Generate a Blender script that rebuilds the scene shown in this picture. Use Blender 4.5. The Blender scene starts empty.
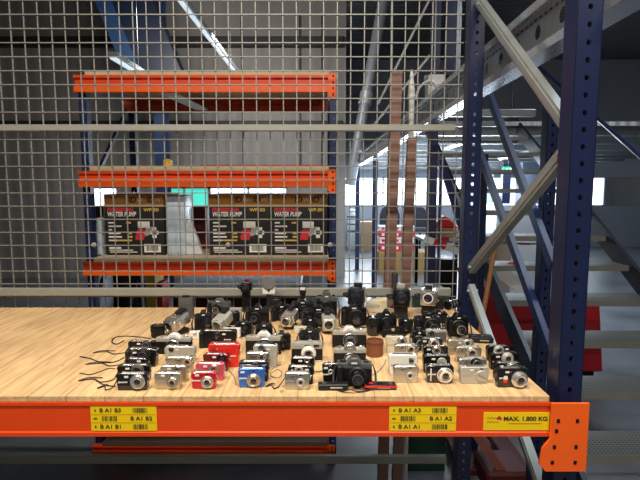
import bpy, bmesh, math, random
from mathutils import Vector, Matrix

# ------------------------------------------------------------------ camera, world, lamps, exposure
C = bpy.context.scene.collection
FL = 490.0; PITCH = math.atan(0.104); EYE = 2.0
cam_data = bpy.data.cameras.new('camera'); cam = bpy.data.objects.new('camera', cam_data); C.objects.link(cam)
cam.location = (0, 0, EYE); cam.rotation_euler = (math.pi/2 - PITCH, 0, 0)
cam_data.sensor_width = 36; cam_data.lens = FL/640*36; cam_data.clip_end = 100; cam_data.clip_start = 0.02
sc = bpy.context.scene; sc.camera = cam
sc.view_settings.view_transform = 'Standard'; sc.view_settings.look = 'None'
sc.view_settings.gamma = 1.0; sc.view_settings.exposure = 0.12; sc.view_settings.use_curve_mapping = False
world = bpy.data.worlds.new('world'); sc.world = world; world.use_nodes = True
world.node_tree.nodes['Background'].inputs[0].default_value = (0.75, 0.85, 1.0, 1)
world.node_tree.nodes['Background'].inputs[1].default_value = 0.035

def area(name, loc, sx, sy, power, col, rot=(0, 0, 0)):
    d = bpy.data.lights.new(name, 'AREA'); d.shape = 'RECTANGLE'; d.size = sx; d.size_y = sy
    d.energy = power; d.color = col
    o = bpy.data.objects.new(name, d); C.objects.link(o); o.location = loc; o.rotation_euler = rot
    return o
WARM = (1.0, 0.92, 0.80); COOL = (0.80, 0.90, 1.0)
area('aisle_lamp_light', (-0.55, 0.55, 4.45), 2.6, 0.12, 150, WARM)
area('aisle_lamp_light', (0.9, -0.9, 4.45), 2.6, 0.12, 105, WARM)
area('hall_lamp_light', (-1.5, 6.9, 4.3), 3.0, 0.5, 105, (1.0, 0.95, 0.88), (math.radians(62), 0, 0))
area('hall_lamp_light', (2.9, 3.3, 4.9), 0.6, 2.5, 60, COOL)
area('mezzanine_lamp_light', (2.9, 8.3, 2.35), 2.5, 3.0, 80, COOL)
area('mezzanine_lamp_light', (2.6, 14.0, 2.35), 3.0, 4.0, 45, COOL)
area('window_daylight', (3.0, 16.7, 1.9), 6.0, 0.9, 190, (0.85, 0.94, 1.0), (math.radians(-90), 0, 0))

for _p, _e in (((1.9, 7.2, 2.15), 55), ((3.2, 9.5, 2.1), 60), ((2.2, 11.5, 2.1), 30), ((4.8, 12.5, 2.0), 30)):  # added fill lights that brighten the underside of the mezzanine deck
    _d = bpy.data.lights.new('deck_fill_light', 'POINT'); _d.energy = _e; _d.color = COOL; _d.shadow_soft_size = 0.25
    _o = bpy.data.objects.new('deck_fill_light', _d); C.objects.link(_o); _o.location = _p

# ------------------------------------------------------------------ measuring helpers
def ray(px, py):
    u = (px-320)/FL; v = (240-py)/FL; c, s = math.cos(PITCH), math.sin(PITCH)
    return Vector((u, c+v*s, -s+v*c))
def P(px, py, Y):
    r = ray(px, py); return Vector((0, 0, EYE)) + r*(Y/r.y)
def onz(px, py, z):
    r = ray(px, py); return Vector((0, 0, EYE)) + r*((z-EYE)/r.z)
def PX(px, py, X):
    r = ray(px, py); return Vector((0, 0, EYE)) + r*(X/r.x)

# ------------------------------------------------------------------ materials
MATS = {}
def mat(name, col, rough=0.5, metal=0.0, var=0.0, scale=20, bump=0.0, coat=0.0, trans=0.0, stretch=None, emit=None, estr=0, spec=None):
    if name in MATS: return MATS[name]
    m = bpy.data.materials.new(name); m.use_nodes = True
    nt = m.node_tree; b = nt.nodes['Principled BSDF']
    col = tuple(col)+(1,)
    b.inputs['Base Color'].default_value = col; b.inputs['Roughness'].default_value = rough
    b.inputs['Metallic'].default_value = metal; b.inputs['Coat Weight'].default_value = coat
    b.inputs['Transmission Weight'].default_value = trans
    if spec is not None: b.inputs['Specular IOR Level'].default_value = spec
    if emit:
        b.inputs['Emission Color'].default_value = tuple(emit)+(1,); b.inputs['Emission Strength'].default_value = estr
    tc = nt.nodes.new('ShaderNodeTexCoord'); mp = nt.nodes.new('ShaderNodeMapping')
    nt.links.new(tc.outputs['Object'], mp.inputs['Vector'])
    if stretch: mp.inputs['Scale'].default_value = stretch
    nz = nt.nodes.new('ShaderNodeTexNoise'); nz.inputs['Scale'].default_value = scale; nz.inputs['Detail'].default_value = 5
    nt.links.new(mp.outputs[0], nz.inputs['Vector'])
    if var:
        mx = nt.nodes.new('ShaderNodeMix'); mx.data_type = 'RGBA'
        mx.inputs['A'].default_value = tuple(max(0, c*(1-var)) for c in col[:3])+(1,)
        mx.inputs['B'].default_value = tuple(min(1, c*(1+var)) for c in col[:3])+(1,)
        nt.links.new(nz.outputs['Fac'], mx.inputs['Factor']); nt.links.new(mx.outputs['Result'], b.inputs['Base Color'])
    if bump:
        bp = nt.nodes.new('ShaderNodeBump'); bp.inputs['Strength'].default_value = bump; bp.inputs['Distance'].default_value = 0.002
        nt.links.new(nz.outputs['Fac'], bp.inputs['Height']); nt.links.new(bp.outputs[0], b.inputs['Normal'])
    MATS[name] = m
    return m

ORANGE = mat('orange_paint', (0.74, 0.060, 0.003), 0.42, 0, 0.08, 9, 0.1)
ORANGE2 = mat('orange_paint_light', (0.88, 0.115, 0.006), 0.40, 0, 0.1, 9, 0.1)
BLUE = mat('blue_paint', (0.006, 0.012, 0.050), 0.35, 0, 0.2, 12, 0.1)
BLUE2 = mat('blue_hall_paint', (0.009, 0.03, 0.09), 0.5, 0, 0.15, 4)
GALV = mat('galvanised_steel', (0.30, 0.32, 0.34), 0.36, 0.85, 0.22, 18, 0.15)
GALVB = mat('zinc_brace', (0.40, 0.43, 0.42), 0.34, 0.6, 0.15, 14, 0.1)
MESHM = mat('mesh_wire_zinc', (0.26, 0.255, 0.235), 0.5, 0.3, 0.15, 10)
MESHF = mat('mesh_frame_zinc', (0.30, 0.30, 0.265), 0.5, 0.2, 0.12, 6)
BLACK = mat('black_plastic', (0.006, 0.006, 0.007), 0.30, 0, 0.2, 60, 0.1, spec=0.28)
BLACKG = mat('gloss_black', (0.008, 0.008, 0.010), 0.14, 0, 0, coat=0.5)
DARK = mat('dark_grey_plastic', (0.015, 0.015, 0.017), 0.36, 0, 0.2, 40, 0.1, spec=0.3)
GREYP = mat('grey_plastic', (0.085, 0.088, 0.09), 0.45, 0, 0.15, 40)
SILVER = mat('silver_metal', (0.54, 0.53, 0.49), 0.27, 0.85, 0.06, 50)
SILVERB = mat('bright_silver', (0.80, 0.79, 0.76), 0.20, 0.85, 0.05, 50)
SILVERD = mat('dull_silver_paint', (0.48, 0.47, 0.42), 0.42, 0.35, 0.06, 50)
CHAMP = mat('champagne_metal', (0.54, 0.47, 0.36), 0.30, 0.75, 0.05, 50)
WHITE = mat('white_plastic', (0.74, 0.73, 0.68), 0.4, 0, 0.04, 30)
CREAM = mat('cream_plastic', (0.60, 0.56, 0.42), 0.45, 0, 0.05, 30)
GLASS = mat('lens_glass', (0.02, 0.022, 0.035), 0.05, 0, 0, coat=1.0)
GLASSB = mat('blue_coated_glass', (0.02, 0.05, 0.11), 0.05, 0, 0, coat=1.0)
RED = mat('red_metal', (0.52, 0.012, 0.025), 0.28, 0.25, 0.06, 40, coat=0.4)
REDB = mat('bright_red_plastic', (0.68, 0.02, 0.015), 0.30, 0, 0.05, 40, coat=0.4)
REDD = mat('dark_red_metal', (0.16, 0.008, 0.012), 0.3, 0.2, 0.06, 40, coat=0.3)
PINK = mat('pink_metal', (0.66, 0.10, 0.16), 0.3, 0.3, 0.05, 40, coat=0.3)
BLUEC = mat('blue_camera_plastic', (0.03, 0.13, 0.52), 0.28, 0.2, 0.05, 40, coat=0.4)
LEATH = mat('brown_leather', (0.20, 0.065, 0.03), 0.55, 0, 0.2, 60, 0.3)
LTHR = mat('black_leatherette', (0.009, 0.009, 0.010), 0.5, 0, 0.3, 300, 0.4, spec=0.3)
STRAPM = mat('black_strap', (0.014, 0.013, 0.014), 0.7, 0, 0.2, 80)
STRAPG = mat('grey_cord', (0.22, 0.20, 0.17), 0.7, 0, 0.2, 80)
YELLOW = mat('yellow_sticker', (0.88, 0.60, 0.0), 0.5, 0, 0.04, 8)
INK = mat('black_ink', (0.03, 0.028, 0.01), 0.6)
INKR = mat('red_ink', (0.55, 0.02, 0.03), 0.6)
INKB = mat('brown_ink', (0.35, 0.10, 0.0), 0.6)
WHITEINK = mat('white_ink', (0.78, 0.76, 0.72), 0.6)
YINK = mat('gold_ink', (0.65, 0.42, 0.06), 0.6)
GREYINK = mat('grey_ink', (0.35, 0.33, 0.3), 0.6)
CARTON = mat('brown_carton', (0.50, 0.25, 0.055), 0.7, 0, 0.15, 10)
CARTONP = mat('plain_cardboard', (0.45, 0.30, 0.18), 0.8, 0, 0.15, 6)
BOXBLK = mat('black_print', (0.018, 0.016, 0.016), 0.45, 0, 0.2, 14)
SHELFW = mat('shelf_chipboard', (0.58, 0.45, 0.28), 0.7, 0, 0.15, 30, 0.2)
WOODB = mat('brown_post_wood', (0.25, 0.135, 0.10), 0.6, 0, 0.12, 30, 0.1, stretch=(1, 1, 0.1))
STICK = mat('broom_wood', (0.42, 0.20, 0.08), 0.6, 0, 0.2, 6)
REDP = mat('red_machine_paint', (0.42, 0.010, 0.016), 0.5, 0, 0.15, 4)
FILM = mat('milky_film', (0.50, 0.60, 0.70), 0.3, 0, 0.35, 14, 0.4, stretch=(3, 3, 0.6))
TARP = mat('blue_grey_tarp', (0.40, 0.46, 0.54), 0.45, 0, 0.25, 7, 0.5)
TUBEL = mat('lamp_tube', (1, 1, 1), 0.5, emit=(0.9, 0.97, 1.0), estr=9)
TUBEW = mat('warm_lamp_tube', (1, 1, 1), 0.5, emit=(1.0, 0.9, 0.75), estr=4)
PANE = mat('window_pane_light', (0.6, 0.8, 0.9), 0.3, emit=(0.80, 0.92, 1.0), estr=3.2)
PANEG = mat('green_window_pane', (0.1, 0.6, 0.5), 0.3, emit=(0.06, 0.62, 0.50), estr=0.9)
EXITG = mat('exit_sign_green', (0.0, 0.4, 0.15), 0.4, emit=(0.02, 0.6, 0.25), estr=1.0)

# ------------------------------------------------------------------ mesh building helpers
class MB:
    def __init__(s): s.b = bmesh.new(); s.ms = []
    def _mi(s, m):
        if m is None: return 0
        if m not in s.ms: s.ms.append(m)
        return s.ms.index(m)
    def _fin(s, before, M, m):
        new = [f for f in s.b.faces if f not in before]
        i = s._mi(m)
        for f in new: f.material_index = i
        if M is not None:
            vs = {v for f in new for v in f.verts}
            bmesh.ops.transform(s.b, matrix=M, verts=list(vs))
    def box(s, c, d, bev=0, M=None, m=None, seg=1, taper=None):
        t = bmesh.new(); bmesh.ops.create_cube(t, size=1)
        for v in t.verts:
            k = 1.0
            if taper and v.co.z > 0: k = taper
            v.co = Vector((v.co.x*d[0]*k, v.co.y*d[1]*k, v.co.z*d[2]))
        if bev:
            bmesh.ops.bevel(t, geom=list(t.edges), offset=min(bev, min(d)*0.45), segments=seg, affect='EDGES', profile=0.6)
        bmesh.ops.translate(t, vec=Vector(c), verts=t.verts)
        s._merge(t, M, m); return s
    def _merge(s, t, M, m):
        if M is not None: bmesh.ops.transform(t, matrix=M, verts=t.verts)
        i = s._mi(m); mp = {v: s.b.verts.new(v.co) for v in t.verts}
        for f in t.faces:
            try: nf = s.b.faces.new([mp[v] for v in f.verts]); nf.material_index = i
            except ValueError: pass
        t.free()
    def lathe(s, prof, p0, axis, seg=20, m=None, caps=True, sx=1.0):
        """prof: list of (t, r) along axis from p0"""
        a = Vector(axis).normalized(); q = a.to_track_quat('Z', 'Y').to_matrix()
        t = bmesh.new(); rings = []
        for (tt, r) in prof:
            rings.append([t.verts.new(Vector(p0)+q@Vector((math.cos(2*math.pi*k/seg)*max(r, 1e-5)*sx, math.sin(2*math.pi*k/seg)*max(r, 1e-5), tt))) for k in range(seg)])
        for a1, b1 in zip(rings, rings[1:]):
            for k in range(seg): t.faces.new((a1[k], a1[(k+1) % seg], b1[(k+1) % seg], b1[k]))
        if caps:
            t.faces.new(list(reversed(rings[0]))); t.faces.new(rings[-1])
        s._merge(t, None, m); return s
    def cyl(s, p0, p1, r0, r1=None, seg=16, m=None):
        p0 = Vector(p0); p1 = Vector(p1); L = (p1-p0).length
        return s.lathe([(0, r0), (L, r0 if r1 is None else r1)], p0, p1-p0, seg, m)
    def bar(s, p0, p1, w, h, up=(0, 0, 1), m=None, bev=0):
        """rectangular bar from p0 to p1, w across, h along 'up'"""
        p0 = Vector(p0); p1 = Vector(p1); a = (p1-p0); L = a.length; a.normalize()
        x = a.cross(Vector(up)).normalized(); z = x.cross(a).normalized()
        M = Matrix((x, a, z)).transposed().to_4x4(); M.translation = (p0+p1)/2
        return s.box((0, 0, 0), (w, L, h), bev, M, m)
    def tube(s, pts, r, seg=6, m=None, flat=1.0):
        pts = [Vector(p) for p in pts]
        # smooth (catmull-rom)
        out = []
        n = len(pts)
        if n > 2:
            for i in range(n-1):
                a = pts[max(i-1, 0)]; b = pts[i]; c = pts[i+1]; d = pts[min(i+2, n-1)]
                for k in range(4):
                    t = k/4
                    out.append(0.5*((2*b)+(c-a)*t+(2*a-5*b+4*c-d)*t*t+(3*b-a-3*c+d)*t**3))
            out.append(pts[-1])
        else: out = pts
        t = bmesh.new(); rings = []; pn = Vector((0, 0, 1))
        for i, p in enumerate(out):
            tg = (out[min(i+1, len(out)-1)]-out[max(i-1, 0)]).normalized()
            nx = tg.cross(pn)
            if nx.length < 1e-3: nx = tg.cross(Vector((1, 0, 0)))
            nx.normalize(); nz = nx.cross(tg).normalized()
            rings.append([t.verts.new(p+nx*math.cos(2*math.pi*k/seg)*r+nz*math.sin(2*math.pi*k/seg)*r*flat) for k in range(seg)])
        for a1, b1 in zip(rings, rings[1:]):
            for k in range(seg): t.faces.new((a1[k], a1[(k+1) % seg], b1[(k+1) % seg], b1[k]))
        t.faces.new(list(reversed(rings[0]))); t.faces.new(rings[-1])
        s._merge(t, None, m); return s
    def prism(s, poly, axis, a0, a1, M=None, m=None, bev=0):
        """poly: 2D points in the plane normal to axis ('X','Y','Z'), extruded from a0 to a1"""
        t = bmesh.new()
        def mk(p, a): return {'X': (a, p[0], p[1]), 'Y': (p[0], a, p[1]), 'Z': (p[0], p[1], a)}[axis]
        A = [t.verts.new(mk(p, a0)) for p in poly]; B = [t.verts.new(mk(p, a1)) for p in poly]
        t.faces.new(A); t.faces.new(list(reversed(B)))
        for k in range(len(poly)): t.faces.new((A[k], B[k], B[(k+1) % len(poly)], A[(k+1) % len(poly)]))
        bmesh.ops.recalc_face_normals(t, faces=t.faces)
        if bev: bmesh.ops.bevel(t, geom=list(t.edges), offset=bev, segments=1, affect='EDGES')
        s._merge(t, M, m); return s
    def plate(s, o, ux, uz, nx, nz, cw, ch, rw, rh, m=None, hole=lambda i, j: True):
        """a sheet of nx by nz cells, each with an eight-sided hole"""
        o = Vector(o); ux = Vector(ux); uz = Vector(uz); t = bmesh.new(); cache = {}
        def V(a, b):
            k = (round(a, 5), round(b, 5))
            if k not in cache: cache[k] = t.verts.new(o+ux*a+uz*b)
            return cache[k]
        for i in range(nx):
            for j in range(nz):
                x0 = i*cw; z0 = j*ch; cx = x0+cw/2; cz = z0+ch/2
                if not hole(i, j):
                    t.faces.new([V(x0, z0), V(cx, z0), V(x0+cw, z0), V(x0+cw, cz), V(x0+cw, z0+ch), V(cx, z0+ch), V(x0, z0+ch), V(x0, cz)]); continue
                outer = [(x0+cw, cz), (x0+cw, z0+ch), (cx, z0+ch), (x0, z0+ch), (x0, cz), (x0, z0), (cx, z0), (x0+cw, z0)]
                inner = [(cx+rw*math.cos(k*math.pi/4), cz+rh*math.sin(k*math.pi/4)) for k in range(8)]
                for k in range(8):
                    t.faces.new([V(*outer[k]), V(*outer[(k+1) % 8]), V(*inner[(k+1) % 8]), V(*inner[k])])
        s._merge(t, None, m); return s
    def build(s, name, m=None, parent=None, smooth=True):
        me = bpy.data.meshes.new(name)
        if m is not None and not s.ms: s.ms = [m]
        s.b.normal_update(); s.b.to_mesh(me); s.b.free()
        for mm in s.ms: me.materials.append(mm)
        if smooth:
            for p in me.polygons: p.use_smooth = True
            me.set_sharp_from_angle(angle=math.radians(32))
        o = bpy.data.objects.new(name, me); C.objects.link(o)
        if parent is not None: o.parent = parent
        return o
    
def tag(o, label=None, cat=None, group=None, kind=None):
    if label: o['label'] = label
    if cat: o['category'] = cat
    if group: o['group'] = group
    if kind: o['kind'] = kind
    return o
def thing(name, label, cat, loc=(0, 0, 0), rz=0.0, group=None):
    o = bpy.data.objects.new(name, None); C.objects.link(o); o.empty_display_size = 0.05
    o.location = loc; o.rotation_euler = (0, 0, rz)
    return tag(o, label, cat, group)
def struct(o): o['kind'] = 'structure'; return o
def box_part(name, c, d, m, parent, bev=0.001, M=None, seg=1): return MB().box(c, d, bev, M, seg=seg).build(name, m, parent)
def text_part(name, txt, m, parent, loc, size, rot=(math.pi/2, 0, 0), align='LEFT', ext=0.0006, off=0.0, sx=1.0, shear=0.0):
    cu = bpy.data.curves.new(name, 'FONT'); cu.body = txt; cu.size = size; cu.extrude = ext; cu.align_x = align; cu.align_y = 'CENTER'
    cu.offset = off; cu.shear = shear
    to = bpy.data.objects.new('tmp_text', cu); C.objects.link(to)
    dg = bpy.context.evaluated_depsgraph_get(); me = bpy.data.meshes.new_from_object(to.evaluated_get(dg))
    bpy.data.objects.remove(to); bpy.data.curves.remove(cu)
    me.name = name; me.materials.clear(); me.materials.append(m)
    M = Matrix.Translation(loc) @ Matrix.Rotation(rot[2], 4, 'Z') @ Matrix.Rotation(rot[0], 4, 'X') @ Matrix.Diagonal((sx, 1, 1, 1))
    me.transform(M)
    o = bpy.data.objects.new(name, me); C.objects.link(o); o.parent = parent
    return o
# ================================================================== THE SETTING
def nodemat(name, build):
    m = bpy.data.materials.new(name); m.use_nodes = True; nt = m.node_tree
    build(nt, nt.nodes['Principled BSDF']); return m
def _wood(nt, b):
    tc = nt.nodes.new('ShaderNodeTexCoord'); N = nt.nodes.new; L = nt.links.new
    mp = N('ShaderNodeMapping'); mp.inputs['Scale'].default_value = (1, 0.10, 1); L(tc.outputs['Object'], mp.inputs[0])
    n1 = N('ShaderNodeTexNoise'); n1.inputs['Scale'].default_value = 55; n1.inputs['Detail'].default_value = 6; n1.inputs['Distortion'].default_value = 0.6; L(mp.outputs[0], n1.inputs['Vector'])
    n2 = N('ShaderNodeTexNoise'); n2.inputs['Scale'].default_value = 3.0; L(tc.outputs['Object'], n2.inputs['Vector'])
    cr = N('ShaderNodeValToRGB'); cr.color_ramp.elements[0].position = 0.30; cr.color_ramp.elements[0].color = (0.50, 0.30, 0.135, 1)
    cr.color_ramp.elements[1].position = 0.62; cr.color_ramp.elements[1].color = (0.74, 0.50, 0.255, 1); L(n1.outputs['Fac'], cr.inputs[0])
    # plank seams running away from the aisle, each plank a slightly different tone
    sx = N('ShaderNodeSeparateXYZ'); L(tc.outputs['Object'], sx.inputs[0])
    def M(op, a, v=None):
        n = N('ShaderNodeMath'); n.operation = op
        if hasattr(a, 'is_linked'): L(a, n.inputs[0])
        else: n.inputs[0].default_value = a
        if v is not None:
            if hasattr(v, 'is_linked'): L(v, n.inputs[1])
            else: n.inputs[1].default_value = v
        return n.outputs[0]
    d = M('DIVIDE', M('ADD', sx.outputs['X'], 10.03), 0.118); fr = M('FRACT', d); idx = M('FLOOR', d)
    wn = N('ShaderNodeTexWhiteNoise'); wn.noise_dimensions = '1D'; L(idx, wn.inputs['W'])
    seam = M('LESS_THAN', M('ABSOLUTE', M('SUBTRACT', fr, 0.5)), 0.488)
    hs = N('ShaderNodeHueSaturation'); L(cr.outputs[0], hs.inputs['Color'])
    val = M('ADD', M('MULTIPLY', wn.outputs['Value'], 0.20), 0.86); val = M('MULTIPLY', val, M('ADD', M('MULTIPLY', n2.outputs['Fac'], 0.3), 0.85))
    val = M('MULTIPLY', val, M('ADD', M('MULTIPLY', seam, 0.45), 0.55)); L(val, hs.inputs['Value'])
    # knots and scuffs
    vo = N('ShaderNodeTexVoronoi'); vo.inputs['Scale'].default_value = 5.0; mp2 = N('ShaderNodeMapping'); mp2.inputs['Scale'].default_value = (1.6, 0.8, 1); L(tc.outputs['Object'], mp2.inputs[0]); L(mp2.outputs[0], vo.inputs['Vector'])
    kn = M('LESS_THAN', vo.outputs['Distance'], 0.055)
    mx = N('ShaderNodeMix'); mx.data_type = 'RGBA'; L(M('MULTIPLY', kn, 0.55), mx.inputs['Factor']); L(hs.outputs[0], mx.inputs['A']); mx.inputs['B'].default_value = (0.16, 0.075, 0.03, 1)
    L(mx.outputs['Result'], b.inputs['Base Color']); b.inputs['Roughness'].default_value = 0.62
    bp = N('ShaderNodeBump'); bp.inputs['Strength'].default_value = 0.25; bp.inputs['Distance'].default_value = 0.002; L(n1.outputs['Fac'], bp.inputs['Height']); L(bp.outputs[0], b.inputs['Normal'])
PLANKS = nodemat('pine_planks', _wood)
def _floor(nt, b):
    N = nt.nodes.new; L = nt.links.new; tc = N('ShaderNodeTexCoord')
    n1 = N('ShaderNodeTexNoise'); n1.inputs['Scale'].default_value = 1.4; n1.inputs['Detail'].default_value = 8; L(tc.outputs['Object'], n1.inputs['Vector'])
    cr = N('ShaderNodeValToRGB'); cr.color_ramp.elements[0].position = 0.3; cr.color_ramp.elements[0].color = (0.10, 0.11, 0.125, 1)
    cr.color_ramp.elements[1].position = 0.7; cr.color_ramp.elements[1].color = (0.20, 0.22, 0.25, 1); L(n1.outputs['Fac'], cr.inputs[0]); L(cr.outputs[0], b.inputs['Base Color'])
    mr = N('ShaderNodeMapRange'); mr.inputs['To Min'].default_value = 0.22; mr.inputs['To Max'].default_value = 0.5; L(n1.outputs['Fac'], mr.inputs[0]); L(mr.outputs[0], b.inputs['Roughness'])
CONCRETE = nodemat('sealed_concrete', _floor)
def ribbed(name, col, axis, freq, depth=0.4, rough=0.5):
    def f(nt, b):
        N = nt.nodes.new; L = nt.links.new; tc = N('ShaderNodeTexCoord')
        w = N('ShaderNodeTexWave'); w.wave_type = 'BANDS'; w.bands_direction = axis; w.inputs['Scale'].default_value = freq; w.wave_profile = 'SIN'; L(tc.outputs['Object'], w.inputs['Vector'])
        n1 = N('ShaderNodeTexNoise'); n1.inputs['Scale'].default_value = 2; L(tc.outputs['Object'], n1.inputs['Vector'])
        mx = N('ShaderNodeMix'); mx.data_type = 'RGBA'; mx.inputs['A'].default_value = tuple(c*0.85 for c in col)+(1,); mx.inputs['B'].default_value = tuple(min(1, c*1.15) for c in col)+(1,)
        L(n1.outputs['Fac'], mx.inputs['Factor']); L(mx.outputs['Result'], b.inputs['Base Color']); b.inputs['Roughness'].default_value = rough
        bp = N('ShaderNodeBump'); bp.inputs['Strength'].default_value = depth; bp.inputs['Distance'].default_value = 0.03; L(w.outputs['Fac'], bp.inputs['Height']); L(bp.outputs[0], b.inputs['Normal'])
    return nodemat(name, f)
WALLM = ribbed('ribbed_wall_panel', (0.27, 0.26, 0.25), 'X', 1.2, 0.35)
WALLF = mat('far_wall_paint', (0.36, 0.40, 0.46), 0.6, 0, 0.06, 2)
ROOFM = ribbed('ribbed_roof_sheet', (0.10, 0.10, 0.11), 'Y', 1.4, 0.5)
DECKM = ribbed('ribbed_deck_sheet', (0.62, 0.66, 0.68), 'X', 2.4, 1.0, 0.35)
def _grate(nt, b):
    N = nt.nodes.new; L = nt.links.new; tc = N('ShaderNodeTexCoord')
    v = N('ShaderNodeTexVoronoi'); v.inputs['Scale'].default_value = 45; v.inputs['Randomness'].default_value = 0.0; L(tc.outputs['Object'], v.inputs['Vector'])
    cr = N('ShaderNodeValToRGB'); cr.color_ramp.elements[0].position = 0.28; cr.color_ramp.elements[0].color = (0.03, 0.03, 0.03, 1)
    cr.color_ramp.elements[1].position = 0.36; cr.color_ramp.elements[1].color = (0.17, 0.18, 0.175, 1); L(v.outputs['Distance'], cr.inputs[0]); L(cr.outputs[0], b.inputs['Base Color'])
    b.inputs['Roughness'].default_value = 0.45; b.inputs['Metallic'].default_value = 0.5
GRATE = nodemat('perforated_tread', _grate)

FARY = 17.0; LWY = 11.0; CX = 0.56          # far wall, nearer left wall, corner between them
struct(box_part('floor', (0, 8, -0.05), (24, 24, 0.1), CONCRETE, None, 0))
struct(box_part('ceiling', (0, 8, 6.35), (24, 24, 0.1), ROOFM, None, 0))
def wall_with_band(name, x0, x1, y, th, z0, z1, m, ztop=6.3):
    b = MB(); b.box(((x0+x1)/2, y, z0/2), (x1-x0, th, z0), 0); b.box(((x0+x1)/2, y, (z1+ztop)/2), (x1-x0, th, ztop-z1), 0)
    return struct(b.build(name, m))
zl0 = P(200, 207, LWY).z; zl1 = P(200, 187, LWY).z
zf0 = P(400, 206, FARY).z; zf1 = P(400, 177, FARY).z
wall_with_band('wall_left', -12, CX, LWY, 0.2, zl0, zl1, WALLM)
wall_with_band('wall_back', CX, 12, FARY, 0.2, zf0, zf1, WALLF)
struct(box_part('wall_side', (CX-0.1, (LWY+FARY)/2+0.1, 3.15), (0.2, FARY-LWY, 6.3), WALLF, None, 0))
struct(box_part('wall_right', (11.9, 8, 3.15), (0.2, 24, 6.3), WALLM, None, 0))
struct(box_part('wall_front', (0, -3.9, 3.15), (24, 0.2, 6.3), WALLM, None, 0))
struct(box_part('wall_outer', (-11.9, 8, 3.15), (0.2, 24, 6.3), WALLM, None, 0))
# windows: frames with mullions and lit panes
def window(n, x0, x1, y, z0, z1, k, pane):
    fm = mat('window_frame_grey', (0.45, 0.50, 0.55), 0.5)
    b = MB(); b.box(((x0+x1)/2, y, z0+0.02), (x1-x0, 0.10, 0.04), 0); b.box(((x0+x1)/2, y, z1-0.02), (x1-x0, 0.10, 0.04), 0)
    for i in range(k+1):
        x = x0+(x1-x0)*i/k; b.box((x, y, (z0+z1)/2), (0.05, 0.10, z1-z0), 0)
    f = struct(b.build('window_%d' % n, fm))
    g = box_part('pane', ((x0+x1)/2, y+0.03, (z0+z1)/2), (x1-x0-0.02, 0.01, z1-z0-0.02), pane, f, 0)
window(1, CX+0.1, 5.2, FARY, zf0, zf1, 3, PANE)
window(2, 5.4, 9.8, FARY, zf0, zf1, 3, PANE)
window(3, P(86, 190, LWY).x, P(118, 190, LWY).x, LWY, zl0, zl1, 1, PANE)
window(4, P(160, 190, LWY).x, P(209, 190, LWY).x, LWY, zl0, zl1, 2, PANEG)
window(5, P(210, 190, LWY).x, P(287, 190, LWY).x, LWY, zl0, zl1, 2, PANE)
# closes the rest of the left window band
struct(box_part('trim_1', ((P(287, 190, LWY).x+CX)/2, LWY, (zl0+zl1)/2), (CX-P(287, 190, LWY).x, 0.18, zl1-zl0), WALLM, None, 0))
struct(box_part('trim_2', ((P(118, 190, LWY).x+P(160, 190, LWY).x)/2, LWY, (zl0+zl1)/2), (P(160, 190, LWY).x-P(118, 190, LWY).x-.02, 0.18, zl1-zl0), WALLM, None, 0))
struct(box_part('trim_3', ((P(86, 190, LWY).x-12)/2, LWY, (zl0+zl1)/2), (12+P(86, 190, LWY).x, 0.18, zl1-zl0), WALLM, None, 0))
# dark girts and light panels of the left wall
DKST = mat('dark_steel', (0.035, 0.033, 0.033), 0.55, 0.2, 0.2, 5)
for n, (ya, yb) in enumerate(((37, 47), (121, 126))):
    a = P(250, ya, LWY-0.2); c = P(250, yb, LWY-0.2)
    struct(box_part('trim_%d' % (4+n), (-3.2, LWY-0.2, (a.z+c.z)/2), (7.4, 0.14, abs(a.z-c.z)), DKST, None, 0.01))
for n, px in enumerate((242, 300, 322)):
    a = P(px, 60, LWY-0.12); struct(box_part('trim_%d' % (7+n), (a.x, LWY-0.13, 3.9), (0.035, 0.05, 3.6), DKST, None, 0))
# blue portal frame column with its haunch, left wall
bl = thing('steel_column', 'dark blue hall column with a broad slanting haunch, upper left behind the racking', 'column', (P(160, 150, 9).x, 9, 0))
cx = P(160, 150, 9).x
MB().box((0, 0.15, 2.9), (0.05, 0.22, 5.8), 0).box((0, 0.03, 2.9), (0.20, 0.03, 5.8), 0).box((0, 0.27, 2.9), (0.20, 0.03, 5.8), 0).build('column_shaft', BLUE2, bl)
hb = MB(); A = P(104, -60, 8.8); B = P(168, 98, 8.8); off = Vector((cx, 9, 0))
dn = (B-A).normalized()
hb.bar(A-off, B-off, 0.84, 0.35, (0, 1, 0)); hb.build('haunch', mat('dark_blue_haunch', (0.004, 0.010, 0.030), 0.5, 0, 0.15, 4), bl)
hb = MB(); w = Vector((-0.38, -0.2, 0)); hb.bar(A-off+w, B-off+w, 0.26, 0.03, (0, 1, 0)); hb.build('haunch_lit_face', mat('lit_face_blue', (0.018, 0.055, 0.14), 0.45, 0, 0.1, 4), bl)  # light on the haunch's left face, put in as a paler blue strip
# grey downpipe-like brace at the corner
g = thing('steel_brace', 'thick light grey slanting tube rising from the corner behind the mesh', 'brace', (P(352, 170, 10.2).x, 10.2, 2.3))
b = MB(); o = Vector(g.location); b.cyl(P(350, 185, 10.2)-o, P(389, -30, 10.2)-o, 0.11, seg=18); b.build('tube', mat('grey_brace_paint', (0.34, 0.37, 0.42), 0.4, 0.2, 0.15, 3), g)
q = P(366, 98, 10.2)-o; d = (P(389, -30, 10.2)-P(350, 185, 10.2)).normalized(); MB().cyl(q-d*0.12, q+d*0.12, 0.135, seg=18).build('sleeve', mat('pale_sleeve', (0.5, 0.53, 0.58), 0.35, 0.3), g)

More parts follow.
